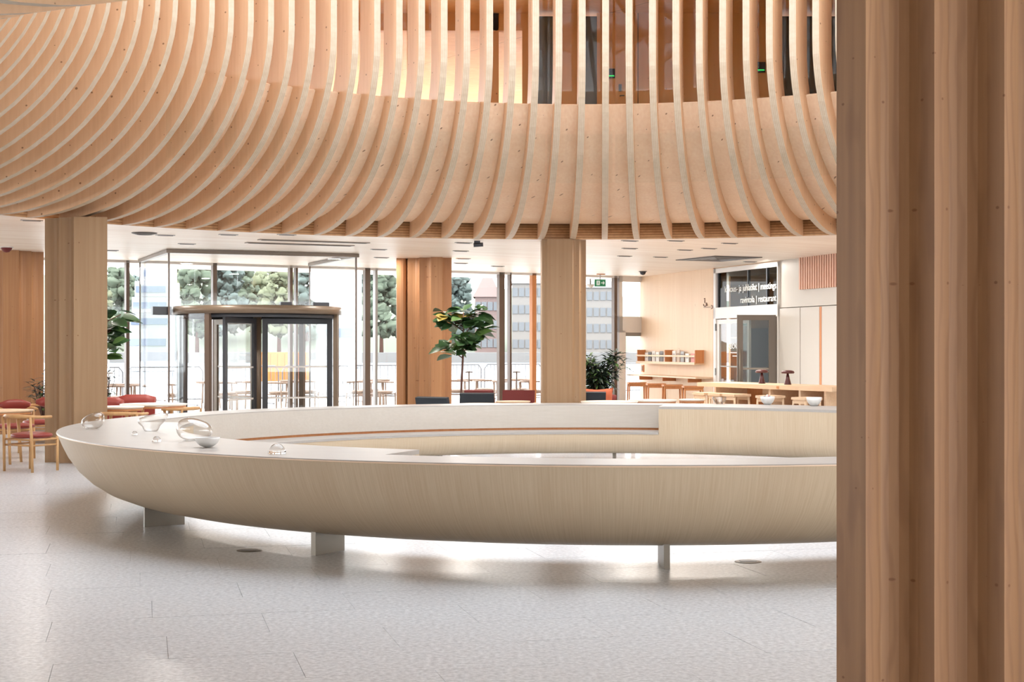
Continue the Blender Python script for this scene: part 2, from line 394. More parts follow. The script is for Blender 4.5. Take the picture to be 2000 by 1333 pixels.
# ------------------------------------------------------------------ atrium balustrade: curved ribs and panels
NR = 107; PITCH = 2 * math.pi / NR
R0, ZS = 5.65, 5.8; AE, BE = RB - R0, ZS - ZC
def rib_curve(th): return (R0 + AE * (1 - math.cos(th)), ZC + BE * (1 - math.sin(th)))
def rib_norm(th):                                 # pointing into the wall (outwards / up)
    tx, tz = AE * math.sin(th), -BE * math.cos(th)
    l = math.hypot(tx, tz); return (-tz / l, tx / l)
def offs(th, d):
    (r, z), (nx, nz) = rib_curve(th), rib_norm(th); return (r + nx * d, z + nz * d)
atr = struct('wall_atrium', (CX, CY, 0), 0, 'curved wooden balustrade of ribs and panels round the atrium')
TH = [R(90) * (i / 18) for i in range(19)]
front = [(R0, 7.33), (R0, 6.5)] + [rib_curve(t) for t in TH]
back = [(R0 + .46, 7.33), (R0 + .46, 6.5)] + [offs(t, .46 - .18 * (t / R(90))) for t in TH]
# ends of the back line must stay under the slab edge
mb = MB(); hw = .048; vs = []
for (r, z), (r2, z2) in zip(front, back):
    vs += [(-hw, r, z), (hw, r, z), (hw, r2, z2), (-hw, r2, z2)]
n = len(front)
for i in range(n - 1):
    a, b = 4 * i, 4 * (i + 1)
    mb.add([], []); 
mb.v = vs
for i in range(n - 1):
    a, b = 4 * i, 4 * (i + 1)
    for f, mi in (((a, a + 1, b + 1, b), 1), ((a + 1, a + 2, b + 2, b + 1), 0), ((a + 2, a + 3, b + 3, b + 2), 1), ((a + 3, a, b, b + 3), 0)):
        mb.f.append(list(f)); mb.m.append(mi); mb.sm.append(False)
mb.f += [[3, 2, 1, 0], [4 * n - 4, 4 * n - 3, 4 * n - 2, 4 * n - 1]]; mb.m += [1, 1]; mb.sm += [False] * 2
rib = mb.build('rib', [M['rib_side'], M['rib_edge']], atr)
OFF = .25
th0 = math.asin(1 - (4.97 - ZC) / BE)
T2 = [th0 * .97 + (R(88) - th0 * .97) * i / 14 for i in range(15)]
prof = [offs(t, OFF) for t in T2]; profb = [offs(t, OFF + .05) for t in T2]
mb = MB(); hp = PITCH / 2; vs = []
for (r, z), (r2, z2) in zip(prof, profb):
    for s_ in (-1, 1):
        vs.append((r * math.sin(s_ * hp), r * math.cos(s_ * hp), z)); vs.append((r2 * math.sin(s_ * hp), r2 * math.cos(s_ * hp), z2))
fs = []
for i in range(len(prof) - 1):
    a, b = 4 * i, 4 * (i + 1)
    fs += [(a, a + 2, b + 2, b), (a + 1, b + 1, b + 3, a + 3)]
fs += [(0, 1, 3, 2)]
mb.add(vs, fs, 0, False)
pan = mb.build('panel', M['panel'], atr)
for i in range(NR):
    a = -i * PITCH
    if i == 0: o, p = rib, pan
    else: o, p = link(rib), link(pan)
    o.rotation_euler = (0, 0, a); p.rotation_euler = (0, 0, a - PITCH / 2)
zb = prof[-1][1]
MB().lathe([(RB - .02, ZC + .002), (RB - .06, zb + .06), (RB + .05, zb + .06), (RB + .05, ZC + .002)], 214).build('edge_beam', M['beam'], atr)
# balustrade glass behind the ribs on the far side
mb = MB(); rg = 6.32
ga = R(9); gv = []
for r in (rg, rg + .012):
    for a in (-ga / 2 + .003, 0, ga / 2 - .003):
        for z in (ZF2, ZC2 - .02): gv.append((r * math.sin(a), r * math.cos(a), z))
mb.add(gv, [(0, 1, 3, 2), (2, 3, 5, 4), (6, 8, 9, 7), (8, 10, 11, 9), (1, 7, 9, 3), (3, 9, 11, 5), (0, 6, 7, 1), (4, 5, 11, 10)])
gp = mb.build('pane', M['glass_low'], atr)
for i, k in enumerate(range(-6, 7)):
    o = gp if i == 0 else link(gp)
    o.rotation_euler = (0, 0, -ga * k)

# ------------------------------------------------------------------ pillars with stepped corners
def pillar_plan(h, corners, fil=.55):
    pts = []
    for qd in range(4):                              # back right, back left, front left, front right
        n, a = corners[qd]; y0 = h - n * a; loc = []
        for k in range(n + 1):
            x, y = h - a * k, y0 + a * k
            loc.append((x, y))
            if k < n:
                r = a * fil
                for t in range(5):
                    q = R(90) * t / 4
                    loc.append((x - a + r - r * math.sin(q), y + r - r * math.cos(q)))
        c, s_ = [(1, 0), (0, 1), (-1, 0), (0, -1)][qd]
        pts += [(x * c - y * s_, x * s_ + y * c) for x, y in loc]
    return pts
def pillar(label, x, y, rz, mat, h, corners, top=ZC):
    mb = MB(); mb.prism(pillar_plan(h, corners), 0, top)
    o = mb.build('pillar', mat, None, (x, y, 0), rz)
    return tag(o, label, 'pillar', 'stepped wooden pillars')
pillar('ochre stepped wooden pillar at the left by the red chairs', gx(148, 20.6), 20.6, R(17), M['pillar'], .41, ((1, .2), (2, .16), (2, .19), (0, .2)))
pillar('reddish stepped wooden pillar at the far left edge', gx(24, 27.8), 27.8, R(18), M['pillar_warm'], .56, ((2, .2), (2, .2), (2, .2), (2, .22)))
pillar('fluted wooden pillar beside the tall fig tree', gx(827, 29.9), 29.9, R(7), M['pillar_warm'], .54, ((1, .2), (3, .2), (3, .22), (1, .2)))
pillar('slim wooden pillar at the atrium edge between fig tree and bush', gx(1100, 24.8), 24.8, R(2), M['pillar'], .37, ((2, .1), (2, .1), (1, .08), (2, .12)))
pillar('large dark wooden pillar close by at the right', 1.655, 4.87, R(32.6), M['pillar_near'], .06 + .139 * 5, ((5, .139),) * 4)

# ------------------------------------------------------------------ entrance facade
fac = struct('wall_facade', (FA.x, FA.y, 0), FANG, 'glazed entrance facade with slim mullions')
s_mull = [(-60, .07, 'b'), (60, .07, 'b'), (248, .07, 'b'), (418, .09, 'b'), (567, .07, 'b'), (578, .05, 'b'), (716, .13, 'b'), (733, .06, 'g'), (978, .15, 'b'), (995, .05, 'b'), (1041, .12, 'o'), (1200, .09, 'b')]
ss = []
for x, wd, t in s_mull:
    s = sF(x); ss.append(s)
    MB().box((s, 0, ZC / 2), (wd, .12, ZC), 0).build('mullion', {'b': M['brown_frame'], 'g': M['grey'], 'o': M['orange_wood']}[t], fac)
ss = [-9.0] + ss + [sF(1206)]
for a, b in zip(ss[:-1], ss[1:]):
    if b - a > .3: MB().b2((a + .03, -.008, .06), (b - .03, .008, ZC - .04)).build('pane', M['glass'], fac)
MB().b2((-9, -.06, 0), (sF(1206), .06, .06)).build('sill_rail', M['brown_frame'], fac)
MB().b2((-9, -.06, ZC - .05), (sF(1206), .06, ZC)).build('head_rail', M['offwhite'], fac)
# white framed side door at the right end of the facade
dr = struct('door_1', (FA.x + FD.x * sF(1206), FA.y + FD.y * sF(1206), 0), FANG, 'white framed glazed side door with a transom window')
wd_ = sF(1250) - sF(1206) + .1
for lo, hi in (((0, -.08, 0), (.1, .08, ZC)), ((wd_ - .02, -.08, 0), (wd_ + .1, .08, ZC)), ((0, -.08, ZC - .14), (wd_, .08, ZC)), ((0, -.08, 1.95), (wd_, .08, 2.35)), ((.1, -.08, 0), (.2, .08, 2.0))):
    MB().b2(lo, hi).build('frame', M['offwhite'], dr)
MB().b2((.1, -.01, 2.35), (wd_, .01, ZC - .14)).build('pane', M['glass'], dr)
MB().b2((.2, -.03, .02), (.24, .03, 1.95)).build('stile', M['brown_frame'], dr)
MB().b2((.24, -.03, 1.86), (wd_, .03, 1.95)).build('top_rail', M['grey'], dr)
MB().b2((.24, -.008, .02), (wd_, .008, 1.86)).build('pane', M['glass'], dr)

# ------------------------------------------------------------------ glass vestibule and revolving door
V0, V1 = Vector((-6.24, 27.0)), Vector((-2.98, 28.36)); vd = (V1 - V0).normalized(); VANG = math.atan2(vd.y, vd.x); VL = (V1 - V0).length
ves = struct('wall_vestibule', (V0.x, V0.y, 0), VANG, 'clear glass vestibule around the revolving door')
dep = 3.4
def pane(lo, hi, p): return MB().b2(lo, hi).build('pane', M['glass'], p)
sp0, sp1 = VL * .5 - 1.55, VL * .5 + 1.55
pane((0, -.008, .02), (.46, .008, ZC - .06), ves); pane((VL - .3, -.008, .02), (VL, .008, ZC - .06), ves)
for a, b in ((.47, 1.25), (1.26, 2.4), (2.41, VL - .31)): pane((a, -.008, 2.36), (b, .008, ZC - .06), ves)
for x in (0, VL):
    for k in range(3): pane((x - .008, k * dep / 3 + .005, .02), (x + .008, (k + 1) * dep / 3 - .005, ZC - .06), ves)
for lo, hi in (((-.05, -.05, ZC - .07), (VL + .05, .05, ZC - .005)), ((-.04, .05, ZC - .07), (.04, dep, ZC - .005)), ((VL - .04, .05, ZC - .07), (VL + .04, dep, ZC - .005))):
    MB().b2(lo, hi).build('head_rail', M['bronze'], ves)
for x, y in ((0, 0), (VL, 0), (0, dep), (VL, dep)): MB().box((x, y, ZC / 2), (.03, .03, ZC - .1)).build('corner_trim', M['brown_frame'], ves)

rd_c = Vector((-4.75, 27.70)); DR = 1.5
rd = thing('revolving_door', 'glass revolving door with bronze canopy and black framed wings', 'revolving door', (rd_c.x, rd_c.y, 0), VANG)
MB().lathe([(0, 2.19), (DR + .06, 2.19), (DR + .06, 2.325), (DR + .02, 2.335), (0, 2.335)], 64).build('canopy', M['bronze'], rd)
MB().lathe([(DR - .1, 2.12), (DR - .02, 2.12), (DR - .02, 2.188), (DR - .1, 2.188), (DR - .1, 2.12)], 64).build('ceiling_ring', M['black'], rd)
MB().lathe([(DR + .06, 0), (DR + .06, .012), (0, .012)], 48).build('floor_plate', M['steel'], rd)
MB().tube([(0, 0, .01), (0, 0, 2.19)], .075, 12).build('centre_post', M['bronze'], rd)
for w_, th in enumerate((R(15) - VANG, R(135) - VANG, R(255) - VANG)):
    wing = MB(); ca_, sa_ = math.cos(th), math.sin(th)
    fr = MB()
    def bx(mb, r0, r1, z0, z1, t=.05):
        mb.box(((r0 + r1) / 2 * ca_, (r0 + r1) / 2 * sa_, (z0 + z1) / 2), (r1 - r0, t, z1 - z0), 0, th)
    bx(fr, .09, .19, .03, 2.12); bx(fr, 1.30, 1.40, .03, 2.12); bx(fr, .19, 1.30, 2.02, 2.12); bx(fr, .19, 1.30, .03, .14)
    wo = fr.build('wing', M['bronze'] if w_ == 1 else M['black'], rd)
    g = MB(); bx(g, .19, 1.30, .14, 2.02, .012); g.build('pane', M['glass'], wo)
    for z in (.62, 1.2):
        g = MB(); bx(g, .19, 1.30, z, z + .03, .018); g.build('marking_strip', M['offwhite'], wo)
for a0, a1 in ((150, 222), (-30, 42)):
    g = MB(); nseg = 12; vs = []
    for k in range(nseg + 1):
        a = R(a0 + (a1 - a0) * k / nseg)
        for r in (DR, DR + .012):
            for z in (.02, 2.19): vs.append((r * math.cos(a), r * math.sin(a), z))
    fs = []
    for k in range(nseg):
        a, b = 4 * k, 4 * (k + 1); fs += [(a, a + 1, b + 1, b), (a + 2, b + 2, b + 3, a + 3)]
    g.add(vs, fs, 0, True); g.build('curved_pane', M['glass'], rd)
    for a_, wdt in ((a0, .12), (a1, .10)):
        a = R(a_); MB().box((DR * math.cos(a), DR * math.sin(a), 1.1), (.08, wdt, 2.18), 0, a).build('drum_post', M['brown_frame'] if a_ != -30 else M['bronze'], rd)
MB().box((-1.75, .1, 2.25), (.34, .2, .15)).build('drive_box', M['black'], rd)
for x_ in (.3, .95): MB().box((x_, -.95, 2.37), (.3 if x_ > .5 else .2, .12, .07)).build('sensor_box', M['black'], rd)
# left door post of the vestibule
MB().box((.36, .6, 1.1), (.16, .1, 2.2)).build('door_post', M['black'], ves)
MB().box((.1, .6, 2.25), (.5, .12, .14)).build('door_operator', M['black'], ves)

# ------------------------------------------------------------------ wall on the right: wood panel, glazed doors, cabinets
wr = struct('wall_right', (WA.x, WA.y, 0), WANG, 'pale wooden wall beside the glazed double doors')
s0, s1, s2 = 0.0, sW(1393), sW(1521.5)
MB().b2((s0, 0, 0), (s1, .2, ZC)).build('wood_panel', M['wall_wood'], wr)
MB().b2((s1, -.005, 0), (s1 + .07, .3, ZC)).build('door_jamb', M['orange_wood'], wr)
MB().b2((s1 + .07, .0, zW(1395, 526)), (s2, .3, ZC)).build('wood_panel', M['wall_wood'], wr)
d2 = struct('door_2', (WA.x + WD.x * (s1 + .07), WA.y + WD.y * (s1 + .07), 0), WANG, 'glazed double doors with a lettered transom window')
L2 = s2 - s1 - .07; zt0, zt1 = zW(1455, 602) , zW(1455, 524)
ztop = zW(1395, 526)
for lo, hi, m_ in (((0, -.03, 0), (.12, .1, ztop), 'offwhite'), ((L2 - .03, -.03, 0), (L2, .1, ztop), 'offwhite'), ((0, -.03, ztop - .1), (L2, .1, ztop), 'offwhite'),
               ((0, -.03, 2.22), (L2, .1, 2.47), 'offwhite'), ((1.62, .02, 2.47), (1.66, .08, ztop - .1), 'black'), ((L2 - .62, .02, 2.47), (L2 - .58, .08, ztop - .1), 'black'), ((.12, .02, 2.47), (.18, .08, ztop - .1), 'black')):
    MB().b2(lo, hi).build('frame', M[m_], d2)
MB().b2((.12, .03, 2.47), (L2 - .03, .045, ztop - .1)).build('transom_pane', M['dark_glass'], d2)
# room behind the doors
MB().b2((-3.5, 2.4, 0), (L2 + .6, 2.5, ZC)).build('back_wall', M['dark_wood_wall'], d2)
MB().b2((-3.1, 2.34, 0), (-.5, 2.39, 2.05)).build('dark_doorway', plain('teal_dark', srgb(44, 54, 52), .5), d2)
MB().b2((L2, .3, 0), (L2 + .1, 2.4, ZC)).build('side_wall', M['wall_wood'], d2)
MB().b2((-3.6, .21, 0), (-3.5, 1.75, ZC)).build('end_wall', M['wall_wood'], d2); MB().b2((-3.6, 2.06, 0), (-3.5, 2.4, ZC)).build('end_wall', M['dark_wood_wall'], d2)
# closed leaf on the left
leafL = MB(); xl = 1.75
for lo, hi in (((.12, 0, .02), (.24, .05, 2.2)), ((xl - .1, 0, .02), (xl, .05, 2.2)), ((.24, 0, 2.1), (xl - .1, .05, 2.2)), ((.24, 0, .02), (xl - .1, .05, .14))): leafL.b2(lo, hi)
lo_ = leafL.build('door_leaf', M['offwhite'], d2)
MB().b2((.24, .02, .14), (xl - .1, .032, 2.1)).build('pane', M['glass'], lo_)
MB().b2((.24, .012, 1.14), (xl - .1, .042, 1.17)).build('push_bar', M['steel'], lo_)
for z in (.95, 1.95): MB().b2((.08, -.03, z), (.12, .0, z + .16)).build('hinge', M['black'], lo_)
# open leaf: dark frame, swung towards the room
lh = Matrix.Rotation(R(-38), 3, 'Z')
opn = thing('door_leaf_open', 'dark framed glass door leaf standing open by the cabinets', 'door', (WA.x + WD.x * (s1 + .07 + L2 - .1), WA.y + WD.y * (s1 + .07 + L2 - .1), 0), R(180))
od = MB()
for lo, hi in (((0, -.03, .02), (.17, .03, 2.25)), ((.70, -.03, .02), (.82, .03, 2.25)), ((.17, -.03, 2.14), (.70, .03, 2.25)), ((.17, -.03, .02), (.70, .03, .16))): od.b2(lo, hi)
od.build('frame', plain('door_taupe', srgb(104, 94, 84), .45), opn)
MB().b2((.17, -.006, .16), (.70, .006, 2.14)).build('pane', M['dark_glass'], opn)
MB().b2((.17, -.02, 1.12), (.70, .02, 1.16)).build('push_bar', M['steel'], opn)
MB().tube([(.77, .09, .85), (.77, .09, 1.55)], .018, 8).build('pull_handle', M['steel'], opn)
MB().tube([(.77, -.09, .85), (.77, -.09, 1.55)], .018, 8).build('pull_handle', M['steel'], opn)
def text(body, size, mat, parent, loc, rot, align='LEFT', name='lettering', ext=.002, width=None):
    cu = bpy.data.curves.new('t', 'FONT'); cu.body = body; cu.size = size; cu.align_x = align; cu.extrude = ext
    t = bpy.data.objects.new('t', cu); col.objects.link(t)
    me = bpy.data.meshes.new_from_object(t); bpy.data.objects.remove(t)
    me.materials.clear(); me.materials.append(mat)
    if width:
        wx = max(v.co.x for v in me.vertices)
        for v in me.vertices: v.co.x *= width / wx
    o = bpy.data.objects.new(name, me); col.objects.link(o); o.parent = parent; o.location = loc; o.rotation_euler = rot
    return o
text('kokous- ja juhlatilat | meetings', .2, M['text'], d2, (L2 * .17, .0, 2.80), (R(90), 0, 0), width=L2 * .79)
text('ravintola | restaurant', .2, M['text'], d2, (L2 * .42, .0, 2.54), (R(90), 0, 0), width=L2 * .54)
text('ABOKE', .17, M['text'], lo_, (.72, -.01, 1.55), (R(90), 0, 0))
for z, a, b in ((1.78, .85, 1.3), (1.45, .85, 1.3), (1.38, .95, 1.2)): MB().b2((a, -.01, z), (b, -.006, z + .02)).build('logo_line', M['text'], lo_)
# accessible toilet pictogram and arrow on the wooden panel
pic = thing('wall_pictogram', 'small dark wheelchair pictogram with an arrow on the wooden wall', 'sign', (WA.x + WD.x * sW(1378), WA.y + WD.y * sW(1378), zW(1378, 594)), WANG)
mb = MB()
ring = [(.085 * math.cos(R(a)) - .02, -.006, .085 * math.sin(R(a)) - .03) for a in range(-200, 41, 20)]
mb.tube(ring, .012, 4); mb.tube([(-.03, -.006, .19), (-.03, -.006, .05), (.08, -.006, .05), (.13, -.006, -.09)], .013, 4)
mb.lathe([(0, 0), (.03, 0), (.03, .012), (0, .012)], 10, 0, (0, 0, 0))
mb.v = mb.v[:-40] + [(x - .03, -.006 - z, .235 + y) for x, y, z in mb.v[-40:]]
pic.scale = (.9, 1, .5); mb.build('wheelchair', M['icon'], pic)
mb = MB(); mb.tube([(-.1, -.006, -.16), (.5, -.006, -.16)], .012, 4); mb.tube([(.36, -.006, -.08), (.52, -.006, -.16), (.36, -.006, -.24)], .016, 4); mb.build('arrow', M['icon'], pic)
# tall cabinets and the slatted grille above them
cabs = [(1521.5, 1562.5), (1562.5, 1600.5), (1600.5, 1640), (1640, 1690)]
ztopc = zW(1562, 600.5)
for i, (a, b) in enumerate(cabs):
    sa_, sb_ = sW(a), sW(b)
    cb = thing('tall_cabinet', ['white tall cabinet beside the glazed doors', 'white tall cabinet second from the glazed doors', 'white tall cabinet third from the glazed doors, behind the bowl', 'white tall cabinet hidden behind the large pillar'][i], 'cabinet', (WA.x + WD.x * sa_, WA.y + WD.y * sa_, 0), WANG, 'white tall cabinets')
    wd2 = sb_ - sa_
    MB().b2((0, .03, 0), (wd2 - .004, .5, ztopc)).build('body', M['cabinet'] if i != 1 else M['cabinet'], cb)
    gap = .02 if i != 2 else .09
    cdoor = MB().b2((gap, 0, .08), (wd2 - .008, .028, ztopc - .01)).build('door', M['cabinet'], cb)
    if i == 2: MB().b2((.0, .0, .08), (.08, .029, ztopc - .01)).build('grip_recess', M['orange_wood'], cdoor)
for i, (a, b) in enumerate(((1521.5, 1640), (1640, 1690))):
    MB().b2((sW(a), 0.02, ztopc + .012), (sW(b), .5, ZC)).build('wood_panel', M['cabinet'], wr)
gr = thing('wall_grille', 'pinkish slatted ventilation grille high above the cabinets', 'grille', (WA.x + WD.x * sW(1562), WA.y + WD.y * sW(1562), 0), WANG)
zg0, zg1 = zW(1590, 564), zW(1590, 500)
wg = sW(1646) - sW(1562)
MB().b2((0, .0, zg1 - .13), (wg, .018, zg1)).build('slot', M['black'], gr)
MB().b2((0, .0, zg0), (wg, .018, zg1 - .131)).build('backing', plain('grille_backing', srgb(176, 130, 110), .6), gr)
pink = wood('pink_slat', srgb(222, 180, 158), srgb(200, 152, 130), (20, 20, 1), .5)
ns = 18; sl = None
for i in range(ns):
    if sl is None: sl = MB().b2((-.27 * wg / ns, -.03, zg0), (.27 * wg / ns, .0, zg1)).build('slat', pink, gr)
    o = sl if i == 0 else link(sl)
    o.location = ((i + .5) * wg / ns, 0, 0)
# rest of the right wall further forward, plain
MB().b2((sW(1690), 0, 0), (sW(1690) + 10, .2, ZC)).build('wood_panel', M['wall_wood'], wr)

# ------------------------------------------------------------------ upper storey seen between the ribs
up = struct('wall_upper', (0, 25.6, 0), 0, 'wooden wall with glazed doors on the upper storey')
def upx(x): return gx(x, 25.6)
for a, b in ((1020, 1046), (1166, 1523)): MB().b2((upx(a), 0, ZF2), (upx(b), .15, ZC2)).build('wood_panel', M['dark_wood_wall'], up)
MB().b2((upx(1090), -.02, ZF2), (upx(1130), .15, ZC2)).build('wood_panel', M['dark_wood_wall'], up)
for a, b in ((1046, 1090), (1130, 1166), (1523, 1660)):
    MB().b2((upx(a), .02, ZF2), (upx(b), .06, ZC2 - .05)).build('dark_panel', plain('slate_panel', srgb(92, 96, 90), .3), up)
for x in (1246, 1330, 1410): MB().b2((upx(x) - .006, -.006, ZF2), (upx(x) + .006, 0, ZC2)).build('panel_joint', M['brown_frame'], up)
MB().b2((upx(540), 0, 7.05), (upx(1020), .15, ZC2)).build('header', M['dark_wood_wall'], up)
for a, b in ((795, 806), (958, 974)): MB().b2((upx(a), 0, ZF2), (upx(b), .12, ZC2)).build('post', M['dark_wood_wall'], up)
MB().b2((upx(905), 4, ZF2), (upx(1000), 4.1, 6.4)).build('wood_panel', M['white'], up)  # painted white instead of wood to imitate the brightness of windows
for i, (x, y, w_, h_, nm) in enumerate(((1194, 144, .12, .16, 'left'), (1484, 132, .18, .18, 'right'))):
    cr = thing('card_reader', 'small black card reader with green light on the upper wall, ' + ('left one' if i == 0 else 'right one'), 'card reader', (upx(x), 25.6, EYE + (H0 - y) / F * 25.6), 0)
    MB().box((0, -.02, 0), (w_, .036, h_)).build('housing', M['black'], cr); hs_ = cr.children[0]
    MB().box((0, -.041, -h_ * .28), (w_ * .8, .006, .02)).build('light_strip', M['green_led'], hs_)
hd = thing('door_pull', 'dark door lock on the upper wooden wall under the card reader', 'lock', (upx(1211), 25.6, EYE + (H0 - 172) / F * 25.6))
MB().box((0, -.02, 0), (.05, .036, .12)).build('plate', M['black'], hd); MB().tube([(0, -.02, -.14), (0, -.06, -.14), (.07, -.06, -.14)], .012, 6).build('lever', M['dark_grey'], hd)

# ================================================================== the round bench
bn = thing('ring_bench', 'large round pale wooden bench on steel legs under the atrium', 'bench', (CX, CY, 0))
RO, RI, RN, ZSEAT = 5.5, 4.36, 4.92, .455
OUT = [(RO, ZR - .012), (5.455, .68), (5.40, .57), (5.31, .445), (5.20, .34), (5.07, .255), (4.92, .195), (4.77, .16), (4.66, .15)]
def sweep(prof, a0, a1, step=R(1.0), smooth=True, mi=None, closed=False):
    mb = MB(); n = max(2, int(abs(a1 - a0) / step)); k = len(prof); vs = []
    for j in range(n + 1):
        a = a0 + (a1 - a0) * j / n
        for r, z in prof: vs.append((r * math.sin(a), r * math.cos(a), z))
    for j in range(n):
        for i in range(k if closed else k - 1):
            i2 = (i + 1) % k
            mb.f.append([j * k + i, (j + 1) * k + i, (j + 1) * k + i2, j * k + i2]); mb.m.append(0); mb.sm.append(smooth)
    mb.v = vs
    if closed:
        mb.f += [list(range(k)), list(range(n * k, n * k + k))[::-1]]; mb.m += [0, 0]; mb.sm += [False, False]
    return mb
T1a, T1b = R(180 + 23.2), R(180 + 92)            # left table: angle measured clockwise from the far side
T2a, T2b = R(12.6), R(100)                       # far right table
sweep(OUT, 0, 2 * math.pi).build('outer_shell', M['bench'], bn)
sweep([(RO - .001, ZR - .012), (RO + .004, ZR - .008), (RO + .002, ZR), (RN, ZR), (RN, ZR - .012)], 0, 2 * math.pi, R(1), False).build('rim', [M['bench_top']], bn)
sweep([(RO + .001, ZR - .016), (RO + .005, ZR - .014), (RO + .005, ZR - .008), (RO + .001, ZR - .006)], 0, 2 * math.pi, R(1), False).build('lip', M['bench_edge'], bn)
sweep([(4.66, .15), (4.50, .165), (4.42, .2), (RI + .02, .26), (RI, .33), (RI, ZSEAT - .03)], 0, 2 * math.pi).build('inner_shell', M['bench'], bn)
for a, b in ((T1a, T1b), (T2a, T2b)):
    sweep([(RN + .002, ZR), (RI, ZR), (RI, ZR - .035), (RN + .002, ZR - .035)], a, b, R(1), False, None, True).build('table_top', M['bench_top'], bn)
    sweep([(RI + .001, ZSEAT - .031), (RI + .001, ZR - .034), (RI + .06, ZR - .034), (RI + .06, ZSEAT - .031)], a, b, R(1), False, None, True).build('table_front', M['bench'], bn)
    for e in (a, b):
        s_ = .0025 if e == a else -.0025
        sweep([(RI + .061, ZSEAT), (RI + .061, ZR - .036), (RN, ZR - .036), (RN, ZSEAT)], e, e + s_, R(1), False, None, True).build('table_end', M['bench'], bn)
for a, b in ((T1b + .001, T2a - .001 + 2 * math.pi), (T2b + .001, T1a - .001)):
    sweep([(RN - .02, ZSEAT), (RI - .004, ZSEAT), (RI - .004, ZSEAT - .03), (RN - .02, ZSEAT - .03)], a, b, R(1), False, None, True).build('seat', M['bench_top'], bn)
    sweep([(RN - .001, ZR - .012), (RN - .03, ZSEAT + .03), (RN - .01, ZSEAT + .03), (RN + .02, ZR - .012)], a, b, R(1), False, None, True).build('backrest', M['bench_back'], bn)
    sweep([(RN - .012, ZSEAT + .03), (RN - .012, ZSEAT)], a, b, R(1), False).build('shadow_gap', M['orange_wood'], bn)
lg = None
for a in (1.3, 33.5, 70, 106, 143, 175.2, 205.5, -123, -92, -61.3, -31.2):
    if lg is None: lg = MB().b2((-.022, -4.86, 0), (.022, -4.5, .2)).build('leg', M['steel'], bn)
    o = lg if a == 1.3 else link(lg)
    o.rotation_euler = (0, 0, R(a))

# ------------------------------------------------------------------ glass pieces on the bench
def blob(name, label, x, D, prof, mat, squash=(1, 1), tilt=0, lean=0, n=32, parts=None, grp='glass pieces on the bench'):
    mb = MB(); mb.lathe(prof, n)
    zmax = max(p[1] for p in prof)
    vs = []
    for vx, vy, vz in mb.v:
        t = vz / zmax
        vs.append((vx * squash[0] + lean * t * t, vy * squash[1], vz + tilt * vx * t))
    mb.v = vs
    o = mb.build(name, mat, None, (gx(x, D), D, ZR + .001))
    return tag(o, label, 'glass' if 'bowl' not in name else 'bowl', grp)
def bubble(w, h, base):
    k = 16; out = []
    for i in range(k + 1):
        t = i / k; a = math.pi * (t - .5) * .98
        r = w / 2 * max(math.cos(a), 0) ** .75
        z = h / 2 * (1 + math.sin(a))
        if i == 0: r = base * .2
        out.append((max(r, base if t < .06 else .002), z))
    return [(0.001, 0)] + out
blob('glass_bubble', 'lopsided clear glass bubble at the far left end of the bench', 181, 14.35, bubble(.21, .155, .06), M['glass_thin'], (1.05, 1), .28, .01)
def cup(w, h, base): return [(.001, 0), (base, .0), (base * 1.25, h * .12), (w * .3, h * .3), (w * .44, h * .52), (w * .5, h * .74), (w * .47, h * .9), (w * .3, h * .99), (.001, h)]
blob('glass_bubble', 'clear glass bubble tapering to a narrow foot, middle of the three', 295, 14.0, cup(.27, .16, .055), M['glass_thin'], (1.05, 1), .2, .03)
blob('glass_bubble', 'largest clear glass bubble leaning over the frosted bowl', 379, 12.6, bubble(.30, .185, .09), M['glass_thin'], (1.02, .9), -.22, .015)
def bowlp(w, h, t=.006):
    o = [(w * .5 * math.sin(R(a)) if a else .001, h * (1 - math.cos(R(a)))) for a in range(0, 91, 9)]
    i = [(max(w * .5 * math.sin(R(a)) - t, .001), h * (1 - math.cos(R(a))) + (t if a < 90 else 0)) for a in range(90, -1, -9)]
    return o + i
blob('frosted_bowl', 'frosted white glass bowl in front of the largest bubble', 405, 11.75, bowlp(.195, .078), M['frost'])
def dome(w, h): return [(.001, 0.001)] + [(w * .5 * math.cos(R(a)), h * math.sin(R(a)) + .001) for a in range(0, 90, 10)] + [(.001, h)]
blob('glass_dome', 'tiny clear glass dome beside the middle bubble', 263, 13.4, dome(.055, .034), M['solid_glass'])
blob('glass_dome', 'small clear glass dome in front of the middle bubble', 306, 12.45, dome(.078, .045), M['solid_glass'])
blob('glass_dome', 'solid glass dome standing alone near the bench front edge', 541, 11.05, dome(.135, .075), M['solid_glass'])
def bowl2(w, h):
    return [(.001, 0), (w * .22, 0), (w * .38, h * .3), (w * .47, h * .65), (w * .5, h), (w * .47, h), (w * .43, h * .62), (w * .33, h * .3), (.001, h * .12)]
blob('glass_bowl', 'clear glass bowl on the far bench near the stools, leftmost', 1405, 20.55, bowl2(.2, .10), M['glass_thin'], grp='bowls on the far bench')
bl = thing('candy_bowl', 'white patterned bowl filled with wrapped sweets', 'bowl', (gx(1499, 20.4), 20.4, ZR + .001), 0, 'bowls on the far bench')
MB().lathe(bowl2(.2, .11), 28).build('dish', M['frost'], bl)
swm = [plain('wrapper_pink', srgb(222, 150, 140), .4), plain('wrapper_white', srgb(230, 224, 214), .4), plain('wrapper_grey', srgb(120, 124, 130), .4)]
for i in range(12):
    a = random.uniform(0, 6.28); r = random.uniform(0, .06)
    MB().lathe([(.001, -.014), (.016, -.006), (.018, .006), (.001, .014)], 6).build('sweet', swm[i % 3], bl, (r * math.cos(a), r * math.sin(a), .10 + .025 * (1 - r / .06)))
blob('white_bowl', 'empty white frosted bowl on the far bench near the pillar', 1590, 19.95, bowl2(.205, .115), M['frost'], grp='bowls on the far bench')

